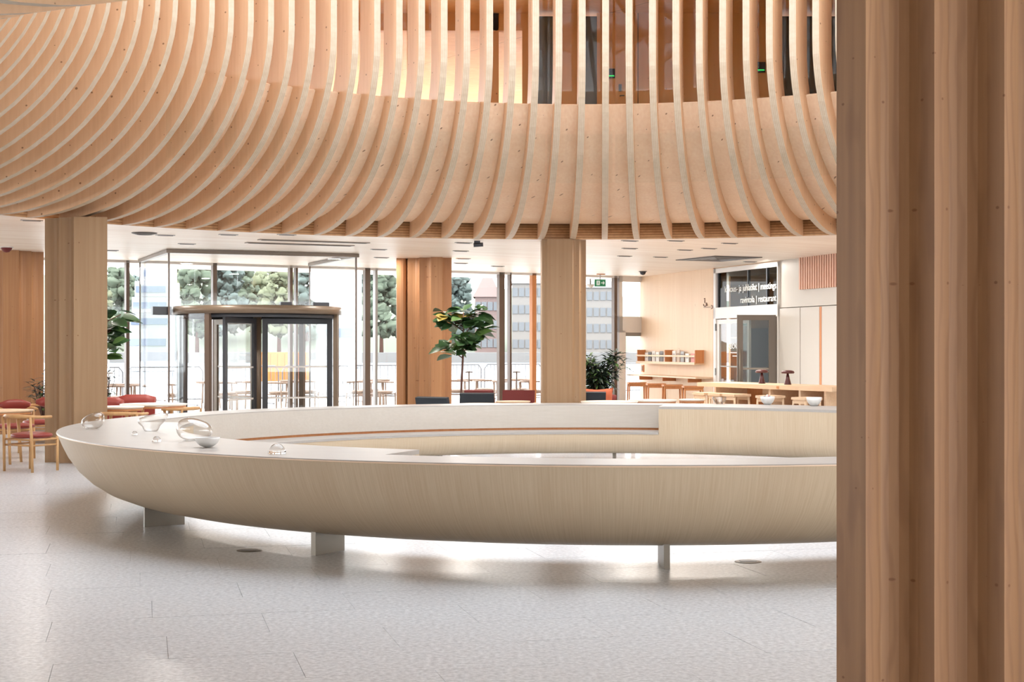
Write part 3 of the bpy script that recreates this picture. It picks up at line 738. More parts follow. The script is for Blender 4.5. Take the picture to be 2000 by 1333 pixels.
# ================================================================== furniture
def arm_chair(label, x, y, rz, seat='red', back_pad=False, grp='wooden chairs with red seats', wmat='chair_wood'):
    c = thing('dining_chair', label, 'chair', (x, y, 0), rz, grp)
    wdm = M[wmat]
    for sx in (-1, 1):
        MB().tube([(sx * .25, -.2, 0), (sx * .245, -.2, .44)], .019, 8).build('leg', wdm, c)
        MB().tube([(sx * .255, .22, 0), (sx * .25, .23, .45), (sx * .25, .25, .70)], [.018, .02, .016], 8).build('leg', wdm, c)
        MB().tube([(sx * .25, -.2, .34), (sx * .25, .22, .34)], .012, 6).build('stretcher', wdm, c)
        MB().tube([(sx * .25, -.2, .41), (sx * .25, .22, .41)], .014, 6).build('stretcher', wdm, c)
    for y_, z_ in ((-.2, .41), (.22, .41), (.22, .34)): MB().tube([(-.25, y_, z_), (.25, y_, z_)], .013, 6).build('stretcher', wdm, c)
    mb = MB(); mb.lathe([(.001, .43), (.2, .425), (.255, .44), (.265, .46), (.25, .48), (.15, .497), (.001, .502)], 24)
    mb.v = [(vx * 1.02, vy * .95, vz) for vx, vy, vz in mb.v]
    mb.build('seat', M[seat], c)
    mb = MB(); bowp = [(-.29, -.06, .70), (-.285, .1, .70), (-.24, .22, .705), (-.12, .285, .71), (0, .3, .71), (.12, .285, .71), (.24, .22, .705), (.285, .1, .70), (.29, -.06, .70)]
    mb.tube(bowp, [.02, .022, .026, .03, .032, .03, .026, .022, .02], 8, 0, True, .9)
    mb.build('arm_rail', wdm, c)
    if back_pad:
        mb = MB(); mb.tube([(-.21, .24, .74), (-.1, .285, .75), (0, .3, .75), (.1, .285, .75), (.21, .24, .74)], [.03, .05, .055, .05, .03], 10, 0, True, 1.5)
        mb.build('back_pad', M[seat], c)
    return c
def round_table(label, x, y, r, z=.73, top='table_white', grp='round tables', leg='cross'):
    t = thing('round_table', label, 'table', (x, y, 0), 0, grp)
    MB().lathe([(.001, z - .028), (r - .02, z - .028), (r, z - .012), (r, z), (.001, z)], 36).build('table_top', M[top], t)
    MB().lathe([(r - .03, z - .06), (r - .02, z - .06), (r - .02, z - .03), (r - .03, z - .03), (r - .03, z - .06)], 36).build('apron', M['orange_wood'] if top != 'grey_wood' else M[top], t)
    for k in range(4):
        a = R(45 + 90 * k); MB().tube([(r * .72 * math.cos(a), r * .72 * math.sin(a), 0), (r * .6 * math.cos(a), r * .6 * math.sin(a), z - .03)], [.018, .024], 8).build('leg', M['chair_wood'] if top != 'grey_wood' else M[top], t)
    return t
# left group by the ochre pillar
arm_chair('wooden armchair with red seat, nearest at the left edge', gx(62, 19.1), 19.1, R(150))
arm_chair('wooden armchair with red seat cut off by the left picture edge', gx(-62, 18.7), 18.7, R(-120))
arm_chair('wooden chair with red seat behind the left table', gx(30, 21.3), 21.3, R(20), 'red', True)
arm_chair('wooden chair with red back pad beside the ochre pillar', gx(80, 22.4), 22.4, R(-10), 'red', True)
round_table('round wooden table at the left edge among red chairs', gx(-2, 20.3), 20.3, .45, .73, 'pale_wood')
# group right of the ochre pillar
round_table('pale round table just right of the ochre pillar, nearer one', gx(232, 21.5), 21.5, .36)
round_table('large pale round table behind the glass bubbles', gx(300, 22.5), 22.5, .5)
arm_chair('wooden armchair at the pale table behind the glass bubbles', gx(345, 21.4), 21.4, R(-110), 'navy')
arm_chair('wooden armchair tucked under the table right of the ochre pillar', gx(244, 19.9), 19.9, R(175), 'navy')
def tub_sofa(label, x, y, rz, w=.9, mat='red', grp='upholstered lounge seats', h=.78):
    c = thing('lounge_sofa', label, 'sofa', (x, y, 0), rz, grp)
    MB().box((0, 0, .30), (w, .6, .2)).build('seat', M[mat], c)
    mb = MB(); mb.tube([(-w / 2, .27, h - .1), (-w / 4, .3, h - .08), (w / 4, .3, h - .08), (w / 2, .27, h - .1)], [.08, .1, .1, .08], 12, 0, True, 1.2); mb.box((0, .3, .52), (w, .08, .3)); mb.build('backrest', M[mat], c)
    for sx in (-1, 1):
        for sy in (-1, 1): MB().tube([(sx * (w / 2 - .06), sy * .24, 0), (sx * (w / 2 - .06), sy * .24, .21)], .02, 8).build('leg', M['chair_wood'], c)
    return c
tub_sofa('long red sofa back behind the tables right of the ochre pillar', gx(262, 23.9), 23.9, R(8), .6)
tub_sofa('small red seat touching the ochre pillar', gx(211, 22.6), 22.6, R(8), .35)
def lounge_chair(label, x, y, rz, mat, grp='lounge chairs by the fig tree', arms=True):
    c = thing('lounge_chair', label, 'armchair', (x, y, 0), rz, grp)
    tl = Matrix.Rotation(R(-14), 3, 'X')
    MB().box((0, 0, .38), (.56, .54, .09)).build('seat', M[mat], c)
    MB().box((0, .3, .63), (.56, .07, .42), 0, 0, tl).build('backrest', M[mat], c)
    for sx in (-1, 1):
        MB().tube([(sx * .31, -.26, 0), (sx * .31, -.24, .6)], .02, 8).build('leg', M['chair_wood'], c)
        MB().tube([(sx * .31, .36, 0), (sx * .31, .28, .6)], .02, 8).build('leg', M['chair_wood'], c)
        MB().box((sx * .31, .02, .615), (.06, .62, .03)).build('armrest', M['chair_wood'], c)
        MB().box((sx * .31, .02, .32), (.03, .5, .04)).build('side_rail', M['chair_wood'], c)
    return c
lounge_chair('dark blue lounge chair in front of the fluted pillar', gx(868, 22.6), 22.6, R(150), 'navy')
lounge_chair('dark blue lounge chair behind the pale table by the fig tree', gx(936, 24.6), 24.6, R(175), 'navy')
lounge_chair('dark red lounge chair behind the dark blue one by the fig tree', gx(955, 26.2), 26.2, R(150), 'dark_red')
lounge_chair('dark red lounge chair nearest the slim pillar', gx(1008, 25.4), 25.4, R(-8), 'dark_red')
round_table('pale oval-looking round table by the fig tree', gx(940, 23.3), 23.3, .38, .7)
round_table('small wooden round table before the dark red chair', gx(1002, 23.9), 23.9, .28, .72, 'pale_wood')
# group in front of the bush
tub_sofa('dark red low sofa under the bush', gx(1178, 27.2), 27.2, R(10), .62, 'dark_red', h=.7)
cu = thing('throw_cushion', 'crumpled orange cushion on the sofa under the bush', 'cushion', (gx(1166, 26.6), 26.6, .41), R(10))
mb = MB(); n_ = 12; vs = []
for s_ in (1, -1):
    for i in range(n_ + 1):
        for j in range(n_ + 1):
            u, v = i / n_ * 2 - 1, j / n_ * 2 - 1
            th_ = .11 * ((1 - u * u) * (1 - v * v)) ** .5 + .008 * math.sin(7 * u + 5 * v)
            vs.append((u * .3 * (1 - .08 * (1 - v * v)), s_ * th_, .24 + v * .21 * (1 - .16 * (1 - u * u))))
nn = (n_ + 1) ** 2; fs = []
for s_ in (0, 1):
    for i in range(n_):
        for j in range(n_):
            a = s_ * nn + i * (n_ + 1) + j; q = (a, a + 1, a + n_ + 2, a + n_ + 1); fs.append(q if s_ else q[::-1])
mb.add(vs, fs, 0, True); mb.build('cover', M['orange_fab'], cu)
lounge_chair('dark blue lounge chair half hidden by the slim pillar', gx(1150, 25.2), 25.2, R(178), 'navy', 'lounge seats under the bush')
round_table('wooden round table right of the slim pillar', gx(1190, 23.8), 23.8, .46, .72)
arm_chair('wooden armchair at the table right of the slim pillar', gx(1205, 22.9), 22.9, R(170), 'navy')
round_table('pale round table in front of the wall stools, left one', gx(1275, 24.7), 24.7, .4, .71)
round_table('small pale round table in front of the wall stools, right one', gx(1352, 25.0), 25.0, .22, .71)

# stools along the wall ledge
def stool(name, label, x, y, rz, h, mat, grp, w=.36, rail=False):
    c = thing(name, label, 'stool', (x, y, 0), rz, grp)
    MB().box((0, 0, h - .02), (w, .34, .04)).build('seat', M[mat], c)
    for sx in (-1, 1):
        for sy in (-1, 1): MB().tube([(sx * (w / 2 - .005), sy * .16, 0), (sx * (w / 2 - .025), sy * .14, h - .04)], .018, 6).build('leg', M[mat], c)
    for sy in (-1, 1): MB().box((0, sy * .14, h - .07), (w - .06, .025, .06)).build('apron', M[mat], c)
    MB().box((0, -.15, .28), (w - .05, .025, .03)).build('footrest', M[mat], c)
    if rail: MB().box((0, .16, h + .12), (w, .025, .09)).build('back_rail', M['pale_wood'], c)
    return c
sx_px = [(1243.5, 'leftmost of the four under the wall ledge'), (1281, 'second from the left under the wall ledge'), (1313, 'third from the left under the wall ledge'), (1353, 'rightmost of the four under the wall ledge')]
nrm = Vector((-.956, -.293))
for x, l in sx_px:
    k = (x - 1000) / F; D = 31.0
    for _ in range(60):
        s = (D - WA.y) / WD.y
        break
    s = sW(x)
    base = Vector((WA.x, WA.y)) + WD * s
    D = base.y - 1.6; stool('wall_stool', 'orange wooden stool, ' + l, gx(x, D), D, R(3), .72, 'orange_wood', 'wooden stools under the wall ledge', .44)
# wall ledge
lo, hi = sW(1254), sW(1392)
ld = thing('wall_ledge', 'pale wooden ledge shelf fixed to the wooden wall above the stools', 'shelf', (WA.x + WD.x * lo, WA.y + WD.y * lo, 0), WANG)
zl = zW(1320, 734)
MB().b2((0, -.42, zl - .035), (hi - lo, 0, zl)).build('board', M['wall_wood'], ld)
for t in (.15, .5, .85): MB().b2(((hi - lo) * t, -.34, zl - .13), ((hi - lo) * t + .03, 0, zl - .036)).build('bracket', M['orange_wood'], ld)
# magazine rack with magazines
rk = thing('magazine_rack', 'wall mounted wooden magazine rack with pale rails', 'rack', (WA.x + WD.x * sW(1262), WA.y + WD.y * sW(1262), 0), WANG)
rl = sW(1376) - sW(1262); z0, z1 = zW(1320, 711), zW(1320, 684)
MB().b2((0, -.02, z0), (rl, 0, z1)).build('back_board', M['wall_wood'], rk)
MB().b2((0, -.24, z0), (rl, -.02, z0 + .03)).build('shelf', M['pale_wood'], rk)
for t in (0, .5, 1): MB().b2((rl * t - .015, -.24, z0 + .03), (rl * t + .015, -.021, z1)).build('divider', M['orange_wood'], rk)
for z_ in (.17,): MB().b2((-.02, -.265, z0 + z_), (rl + .02, -.242, z0 + z_ + .04)).build('rail', M['pale_wood'], rk)
MB().b2((-.02, -.265, z0 - .01), (rl + .02, -.242, z0 + .05)).build('rail', M['pale_wood'], rk)
mags = [(.07, (236, 232, 226), .23), (.13, (90, 84, 80), .25), (.2, (214, 208, 200), .27), (.27, (232, 228, 222), .25), (.34, (110, 104, 100), .27), (.41, (200, 192, 186), .24),
        (.56, (240, 238, 234), .28), (.63, (196, 168, 140), .3), (.7, (150, 144, 138), .27), (.78, (226, 222, 216), .22), (.87, (214, 120, 100), .22), (.94, (120, 96, 84), .24)]
desc = ['white', 'dark grey', 'pale grey', 'cream', 'charcoal', 'warm grey', 'bright white', 'tan', 'mid grey', 'off-white', 'red', 'brown']
for (t, c_, h_), dn in zip(mags, desc):
    m_ = thing('magazine', dn + ' magazine standing in the wall rack', 'magazine', (rk.location.x + WD.x * rl * t + nrm.x * .1, rk.location.y + WD.y * rl * t + nrm.y * .1, z0 + .031), WANG, 'magazines in the wall rack')
    cm = plain('cover_' + dn.replace(' ', '_').replace('-', '_'), srgb(*c_), .35)
    MB().box((0, .012, h_ / 2), (.2 if rl > 3 else .17, .01, h_)).build('cover', cm, m_); cv_ = [c__ for c__ in m_.children][0]
    MB().box((0, .004, h_ * .62), (.13, .003, h_ * .3)).build('cover_print', plain('print_' + dn.replace(' ', '_').replace('-', '_'), srgb(*[max(0, q - 50) for q in c_]), .4), cv_)
sw = thing('wall_switch', 'small dark switch on the wooden wall left of the magazine rack', 'switch', (WA.x + WD.x * sW(1256), WA.y + WD.y * sW(1256), zW(1256, 720)), WANG)
MB().box((0, -.011, 0), (.14, .02, .18)).build('plate', M['orange_wood'], sw); MB().box((0, -.026, 0), (.07, .01, .12)).build('rocker', M['icon'], sw)

# bar table with lamps and stools
B0, B1 = Vector((gx(1389, 26.2), 26.2)), Vector((gx(1655, 23.0), 23.0)); bd = (B1 - B0).normalized(); BANG = math.atan2(bd.y, bd.x); BL = (B1 - B0).length; ZB = .97
bt = thing('bar_table', 'long pale wooden bar table with open bays in front of the cabinets', 'table', (B0.x, B0.y, 0), BANG)
MB().b2((0, -.3, ZB - .07), (BL, .5, ZB)).build('worktop', M['pale_wood'], bt)
def bs(x):
    k = (x - 1000) / F
    return (k * B0.y - B0.x) / (bd.x - bd.y * k)
for x in (1419, 1526, 1585, 1635): MB().b2((bs(x), -.26, 0), (bs(x) + .05, .46, ZB - .071)).build('divider', M['pale_wood'], bt)
MB().b2((bs(1423), .40, 0), (bs(1475), .44, ZB - .071)).build('back_panel', M['orange_wood'], bt)
MB().b2((bs(1456), .36, ZB - .27), (bs(1524), .40, ZB - .071)).build('apron', M['pale_wood'], bt)
MB().b2((bs(1529), .40, 0), (bs(1583), .44, ZB - .071)).build('back_panel', M['orange_wood'], bt)
MB().b2((bs(1588), .40, 0), (bs(1633), .44, ZB - .071)).build('back_panel', M['orange_wood'], bt)
MB().box((bs(1548), -.305, ZB - .035), (.05, .01, .04)).build('socket', M['orange_wood'], bt)
def bpt(x, off): p = B0 + bd * bs(x); return p + Vector((-bd.y, bd.x)) * off
for x, off, l in ((1474, .15, 'dark red mushroom lamp on the bar table before the dark door'), (1529, .1, 'dark red mushroom lamp on the bar table before the white cabinets')):
    p = bpt(x, off)
    lm = thing('mushroom_lamp', l, 'lamp', (p.x, p.y, ZB), 0, 'mushroom lamps on the bar table')
    MB().lathe([(.001, 0), (.06, 0), (.06, .008), (.034, .1), (.014, .2), (.001, .2)], 20).build('stem', M['lamp_dark'], lm)
    MB().lathe([(.001, .185), (.1, .183), (.112, .2), (.1, .222), (.06, .236), (.001, .24)], 24).build('shade', M['lamp_dark'], lm)
for x, l in ((1428, 'first from the wooden wall'), (1459, 'second from the wooden wall'), (1488, 'third from the wooden wall'), (1555, 'fourth from the wooden wall'), (1627, 'next to the large pillar')):
    p = bpt(x, -.52)
    stool('bar_stool', 'pale wooden bar stool at the bar table, ' + l, p.x, p.y, BANG, .81, 'pale_wood', 'bar stools at the bar table', .34)

# ------------------------------------------------------------------ plants
def leaf_mesh(mb, base, d, up, L, W, mi, curl=.15, seg=4):
    d = d.normalized(); side = d.cross(up).normalized(); nn_ = side.cross(d).normalized()
    rows = []
    for i in range(seg + 1):
        t = i / seg; wv = W * (math.sin(math.pi * (t ** .75) * .97 + .05)) * (.75 + .4 * t)
        c = base + d * (L * t) - nn_ * (curl * L * t * t)
        rows.append((c - side * wv / 2 + nn_ * wv * .12, c, c + side * wv / 2 + nn_ * wv * .12))
    vs = [p for r_ in rows for p in r_]; fs = []
    for i in range(seg):
        a = 3 * i; fs += [(a, a + 1, a + 4, a + 3), (a + 1, a + 2, a + 5, a + 4)]
    mb.add(vs, fs, mi, True)
def fig_tree(label, x, y, h, crown_r, nl, seed, lean=.05):
    rnd = random.Random(seed)
    t = thing('fiddle_leaf_fig', label, 'plant', (x, y, 0), 0, 'potted fig trees')
    pt_ = MB().lathe([(.001, 0), (.17, 0), (.23, .42), (.21, .42), (.19, .36), (.001, .36)], 20).build('pot', M['pot'], t)
    MB().lathe([(.001, .365), (.188, .365)], 16).build('soil', M['bark'], pt_)
    z0 = h - crown_r * 2.3
    MB().tube([(0, 0, .36), (lean * .3, 0, z0 * .5), (lean, 0, z0), (lean * 1.2, 0, h - .25)], [.028, .024, .02, .01], 8).build('trunk', M['bark'], t)
    br = MB(); tips = []
    for k in range(9):
        zz = z0 - .05 + (h - .3 - z0) * k / 9; a = rnd.uniform(0, 6.28); L = crown_r * rnd.uniform(.45, .95)
        p1 = Vector((lean + math.cos(a) * L * .6, math.sin(a) * L * .6, zz + .12)); p2 = Vector((lean + math.cos(a) * L, math.sin(a) * L, zz + .2))
        br.tube([(lean, 0, zz), p1, p2], [.012, .009, .006], 6); tips.append((p1, a)); tips.append((p2, a))
    br.build('branches', M['bark'], [c_ for c_ in t.children if c_.name.startswith('trunk')][0])
    tips += [(Vector((lean, 0, h - .3)), 0), (Vector((lean, 0, h - .2)), 2), (Vector((lean, 0, h - .45)), 4)]
    for i in range(nl):
        p, a = tips[i % len(tips)]
        aa = a + rnd.uniform(-1.6, 1.6) if i % 3 else rnd.uniform(0, 6.28)
        d = Vector((math.cos(aa), math.sin(aa), rnd.uniform(-.35, .75)))
        L = rnd.uniform(.24, .38); mb = MB()
        top = p.z > h - .45
        mi = M['leaf_y'] if (top and i % 9 == 0) else (M['leaf2'] if rnd.random() < .25 else M['leaf'])
        leaf_mesh(mb, p + Vector((rnd.uniform(-.04, .04), rnd.uniform(-.04, .04), rnd.uniform(-.08, .08))), d, Vector((rnd.uniform(-.5, .5), rnd.uniform(-1.0, .3), 1)), L, L * .72, 0, rnd.uniform(.05, .3))
        mb.build('leaf', mi, t)
    return t
fig_tree('tall potted fiddle leaf fig beside the fluted pillar', gx(899, 27.6), 27.6, EYE + (H0 - 584) / F * 27.6, .46, 110, 5)
fig_tree('potted fiddle leaf fig half hidden behind the ochre pillar', gx(190, 25.3), 25.3, EYE + (H0 - 588) / F * 25.3, .45, 80, 11, .0)
def bush(label, x, y, h, rx, rzz, n, seed, grp, z0=.55, ls=.12):
    rnd = random.Random(seed)
    t = thing('potted_bush', label, 'plant', (x, y, 0), 0, grp)
    MB().lathe([(.001, 0), (.2, 0), (.26, .42), (.24, .42), (.22, .36), (.001, .36)], 20).build('pot', M['pot'], t)
    st = MB(); leafs = MB()
    for k in range(16):
        a = rnd.uniform(0, 6.28); r = rx * math.sqrt(rnd.random()) * .9; zt = z0 + (h - z0) * rnd.uniform(.55, 1) * (1 - .35 * (r / rx) ** 2)
        st.tube([(0, 0, .36), (math.cos(a) * r * .4, math.sin(a) * r * .4, zt * .6), (math.cos(a) * r, math.sin(a) * r, zt)], [.012, .008, .004], 5)
        for q in range(n // 16):
            s_ = rnd.uniform(.35, 1.03)
            p = Vector((math.cos(a) * r * s_ * s_, math.sin(a) * r * s_ * s_, .36 + (zt - .36) * s_))
            aa = rnd.uniform(0, 6.28); d = Vector((math.cos(aa), math.sin(aa), rnd.uniform(-.4, .8)))
            p = p + d * rnd.uniform(.0, .16)
            leaf_mesh(leafs, p, d, Vector((0, 0, 1)), ls * rnd.uniform(.7, 1.3), ls * .36, 0 if rnd.random() < .8 else 1, .25, 3)
    st.build('stems', M['bark'], t)
    tag(leafs.build('foliage', [M['leaf3'], M['leaf2']], t), kind='stuff')
    return t
bush('dense dark green potted bush behind the slim pillar', gx(1168, 28.6), 28.6, EYE + (H0 - 670) / F * 28.6, .64, 1, 2400, 3, 'leafy bushes', .5, .15)
bush('small dark leafy plant behind the red back pad chair at the left', gx(84, 24.6), 24.6, 1.2, .24, 1, 200, 8, 'leafy bushes', .5, .13)
bush('drooping leafy plant low beside the ochre pillar under the fig', gx(204, 26.4), 26.4, 1.45, .22, 1, 150, 18, 'leafy bushes', .6, .12)

# ------------------------------------------------------------------ ceiling fittings and signs
dn_ = 0
def cpt(x, y): D = (ZC - EYE) * F / (H0 - y); return gx(x, D), D
x, y = cpt(282, 455)
cd = thing('ceiling_diffuser', 'round grey ceiling diffuser left above the entrance', 'diffuser', (x, y, ZC))
MB().lathe([(.001, -.02), (.16, -.02), (.19, -.012), (.2, -.001), (.001, -.001)], 28).build('plate', M['dark_grey'], cd); MB().lathe([(.12, -.03), (.14, -.03), (.14, -.02), (.12, -.02), (.12, -.03)], 28).build('ring', M['grey'], cd)
for i, (xa, ya, xb, yb) in enumerate(((480, 473.5, 690, 480), (505, 467.5, 720, 474.5))):
    a, b = Vector(cpt(xa, ya)), Vector(cpt(xb, yb)); c = (a + b) / 2; d = b - a
    sl_ = thing('slot_diffuser', ['long slot diffuser in the ceiling before the vestibule, lower line', 'long slot diffuser in the ceiling before the vestibule, upper line'][i], 'diffuser', (c.x, c.y, ZC), math.atan2(d.y, d.x), 'slot diffusers before the vestibule')
    MB().box((0, 0, -.007), (d.length, .16, .012)).build('frame', M['bronze'], sl_); MB().box((0, 0, -.016), (d.length - .1, .07, .006)).build('slot', M['dark_grey'], sl_)
x, y = cpt(1403, 505)
sq = thing('square_diffuser', 'square dark ceiling diffuser above the glazed doors', 'diffuser', (x, y, ZC), R(24))
MB().box((0, 0, -.008), (1.1, 1.5, .014)).build('frame', M['dark_grey'], sq)
for k in (.1, .22, .34, .44): 
    mb = MB()
    for s_ in (-1, 1): mb.box((s_ * k, 0, -.02), (.03, k * 2.7, .01)); mb.box((0, s_ * k * 1.35, -.02), (k * 2, .03, .01))
    mb.build('vane', M['grey'], sq)
spots = [(323, 459), (365, 476), (215, 489), (446, 458), (560, 458), (740, 487), (745, 503), (905, 474), (900, 490), (905, 505), (900, 514), (972, 520), (1230, 485), (1220, 500), (1338, 488), (1320, 470), (1290, 502), (1385, 485), (1425, 475), (1465, 511), (1230, 470), (62, 430)]
ORD = ['first', 'second', 'third', 'fourth', 'fifth', 'sixth', 'seventh', 'eighth', 'ninth', 'tenth', 'eleventh', 'twelfth']; nsp = {}
spots.sort()
for i, (px_, py_) in enumerate(spots):
    x, y = cpt(px_, py_)
    side = 'above the entrance' if px_ < 700 else ('above the fig tree' if px_ < 1000 else 'above the stools and bar')
    nsp[side] = nsp.get(side, -1) + 1
    sp_ = thing('recessed_spot', 'small dark recessed ceiling spot %s, %s from the left' % (side, ORD[nsp[side]]), 'ceiling light', (x, y, ZC), R(25), 'recessed spots ' + side)
    MB().box((0, 0, -.006), (.3, .07, .01)).build('trim', M['grey'], sp_); MB().box((0, 0, -.014), (.24, .04, .006)).build('opening', M['dark_grey'], sp_)
    la = bpy.data.lights.new('spot_light', 'AREA'); la.shape = 'RECTANGLE'; la.size = .24; la.size_y = .06; la.energy = 4.6; la.color = (1, .93, .85)
    lo2 = bpy.data.objects.new('spot_light', la); col.objects.link(lo2); lo2.parent = sp_; lo2.location = (0, 0, -.02)
x, y = cpt(932, 471)
cm_ = thing('ceiling_camera', 'small black security camera at the ceiling edge near the slim pillar', 'camera', (x, y, ZC))
MB().box((0, 0, -.02), (.1, .1, .04)).build('mount', M['black'], cm_); MB().tube([(-.06, -.02, -.07), (.1, -.02, -.06)], .035, 10).build('body', M['black'], cm_)
x, y = cpt(1254, 531)
cm_ = thing('ceiling_camera', 'small black dome camera where ceiling and pale wooden wall meet', 'camera', (x, y - .2, ZC))
MB().lathe([(.001, -.09), (.05, -.075), (.07, -.04), (.08, 0), (.001, 0)], 16).build('dome', M['black'], cm_); MB().lathe([(.08, -.012), (.1, -.012), (.1, 0), (.08, 0)], 16).build('collar', M['dark_grey'], cm_)
x, y = cpt(40, 488)
fa = thing('fire_alarm', 'red ceiling alarm beacon at the far left pillar', 'alarm', (x, y - .75, ZC))
MB().lathe([(.001, -.1), (.05, -.09), (.09, -.04), (.1, 0), (.001, 0)], 18).build('body', M['dark_red'], fa); MB().lathe([(.1, -.015), (.125, -.015), (.125, 0), (.1, 0)], 18).build('collar', M['white'], fa)
x, y = gx(1172, 36.2), 36.2
es = thing('exit_sign', 'green hanging exit sign with running figure and arrow', 'sign', (x, y, EYE + (H0 - 553) / F * y), R(8))
MB().box((0, 0, 0), (.27, .03, .17)).build('panel', M['green_sign'], es); ep_ = es.children[0]
MB().box((-.05, -.018, 0), (.08, .006, .11)).build('door_symbol', M['sign_white'], ep_)
mb = MB(); mb.add([(.02, -.02, .01), (.07, -.02, .01), (.07, -.02, .05), (.115, -.02, 0), (.07, -.02, -.05), (.07, -.02, -.01), (.02, -.02, -.01)], [(0, 1, 5, 6), (2, 3, 4)]); mb.build('arrow', M['sign_white'], ep_)
mb = MB(); mb.tube([(-.05, -.023, .035), (-.05, -.023, -.005)], .009, 5); mb.tube([(-.075, -.023, -.035), (-.05, -.023, -.005), (-.03, -.023, -.04)], .006, 4); mb.build('running_figure', M['green_sign'], ep_)
MB().box((0, 0, .2), (.02, .02, .23)).build('hanger', M['grey'], es)
MB().box((.02, 0, .23), (.2, .08, .06)).build('housing', M['orange_wood'], es)
p = Vector((WA.x, WA.y)) + WD * (sW(1457)) + Vector((.956, .293)) * 2.9
es2 = thing('exit_sign', 'small green exit sign seen through the open glass door', 'sign', (gx(1457, p.y), p.y, EYE + (H0 - 631) / F * p.y), WANG + R(30))
MB().box((0, 0, 0), (.2, .03, .14)).build('panel', M['sign_white'], es2); MB().box((0, -.018, 0), (.16, .006, .1)).build('field', M['green_sign'], es2); MB().box((-.02, -.024, 0), (.05, .006, .06)).build('symbol', M['sign_white'], es2)
es3 = thing('wall_lamp', 'white half-round sconce next to the hanging exit sign', 'lamp', (gx(1153, 36.5), 36.5, EYE + (H0 - 556) / F * 36.5))
MB().lathe([(.001, -.09), (.06, -.07), (.1, 0), (.001, 0)], 18).build('shade', M['white'], es3); MB().tube([(0, 0, 0), (0, 0, .14)], .015, 6).build('stem', M['grey'], es3)
for i, (px_, py_) in enumerate(((487, 1076), (1461, 1098))):
    D = EYE * F / (py_ - H0)
    fo = thing('floor_outlet', ['round steel floor outlet left of the second bench leg', 'round steel floor outlet near the large pillar'][i], 'floor outlet', (gx(px_, D), D, .001), 0, 'floor outlets')
    MB().lathe([(.001, .004), (.085, .004), (.1, .001), (.1, 0)], 28).build('cover', M['steel'], fo); MB().box((0, 0, .006), (.12, .05, .004)).build('flap', M['grey'], fo)

# ================================================================== outdoors
fr_ = lambda u, v: prim(u, v)
mb = MB(); q = [prim(XL - 30, YF + .02), prim(XR + 20, YF + .02), prim(XR + 20, YF + 13), prim(XL - 30, YF + 13)]
mb.prism(q, -.2, -.03); tag(mb.build('ground_terrace', plain('pale_paving', srgb(206, 200, 194), .8)), 'pale paved terrace outside the facade', kind='structure')
wm, nt, b = newmat('harbour_water'); b.inputs['Base Color'].default_value = srgb(120, 128, 136); b.inputs['Roughness'].default_value = .25
nz = nd(nt, 'ShaderNodeTexNoise'); nz.inputs['Scale'].default_value = 40; bp = nd(nt, 'ShaderNodeBump'); bp.inputs['Strength'].default_value = .3; nt.links.new(nz.outputs[0], bp.inputs['Height']); nt.links.new(bp.outputs[0], b.inputs['Normal'])
mb = MB(); mb.prism([(-260, 52), (260, 52), (260, 330), (-260, 330)], -2.2, -2.0)
q = [prim(XL - 30, YF + 13), prim(XR + 20, YF + 13)]
tag(mb.build('ground_water', wm), 'pale grey harbour water beyond the terrace', kind='structure')
mb = MB(); mb.prism([(-300, 330), (300, 330), (300, 420), (-300, 420)], -2.2, .2); tag(mb.build('ground_shore', plain('shore_stone', srgb(110, 108, 106), .8)), 'far shore with a stone quay', kind='structure')
mb = MB(); hv = []
for i in range(41):
    X = -300 + 15 * i; hh = 19 + 2 * math.sin(i * .7) + 1 * math.sin(i * 1.9) - (4 if X > -25 else 0)
    hv += [(X, 360, .2), (X, 420, hh), (X, 500, hh + 4)]
fs = []
for i in range(40):
    for j in range(2): a = 3 * i + j; fs.append((a, a + 3, a + 4, a + 1))
mb.add(hv, fs, 0, True); tag(mb.build('ground_hill', plain('hill_green', srgb(100, 106, 92), .9)), 'green hill on the far shore', kind='structure')
tm = [plain('tree_green', srgb(88, 98, 82), .9), plain('tree_pale_green', srgb(112, 116, 92), .9), plain('tree_blue_green', srgb(86, 98, 94), .9)]
def tree(label, x, y, h, r, k, seed):
    rnd = random.Random(seed)
    t = thing('far_tree', label, 'tree', (x, y, .2), 0, 'trees on the far shore')
    MB().tube([(0, 0, 0), (0, 0, h * .45)], [.5, .3], 6).build('trunk', M['bark'], t)
    mb = MB()
    for q in range(90):
        a = rnd.uniform(0, 6.28); zz = rnd.uniform(.22, .95); rr = r * math.sqrt(rnd.random()) * (1.1 - zz * .75); s_ = r * rnd.uniform(.12, .26)
        c = Vector((math.cos(a) * rr, math.sin(a) * rr, h * zz))
        pr = [(.01, -s_)] + [(s_ * math.cos(R(e)) * rnd.uniform(.85, 1.1), s_ * math.sin(R(e)) * .8) for e in (-60, -30, 0, 30, 60)] + [(.01, s_ * .8)]
        mb.lathe(pr, 7, 0, c)
    mb.v = [(x_ + rnd.uniform(-.45, .45), y_ + rnd.uniform(-.45, .45), z_ + rnd.uniform(-.45, .45)) for x_, y_, z_ in mb.v]
    mb.build('crown', tm[k], t)
tl = [(190, 15, 7, 1), (235, 18, 8, 0), (262, 16, 8, 2), (350, 19, 9, 1), (385, 20, 9, 0), (440, 20, 9, 2), (478, 18, 8, 0), (520, 17, 9, 1), (545, 19, 8, 1), (600, 18, 9, 2), (650, 19, 8, 0), (705, 19, 8, 2), (745, 18, 8, 0), (893, 16, 7, 2), (950, 12, 6, 0), (1015, 10, 6, 2)]
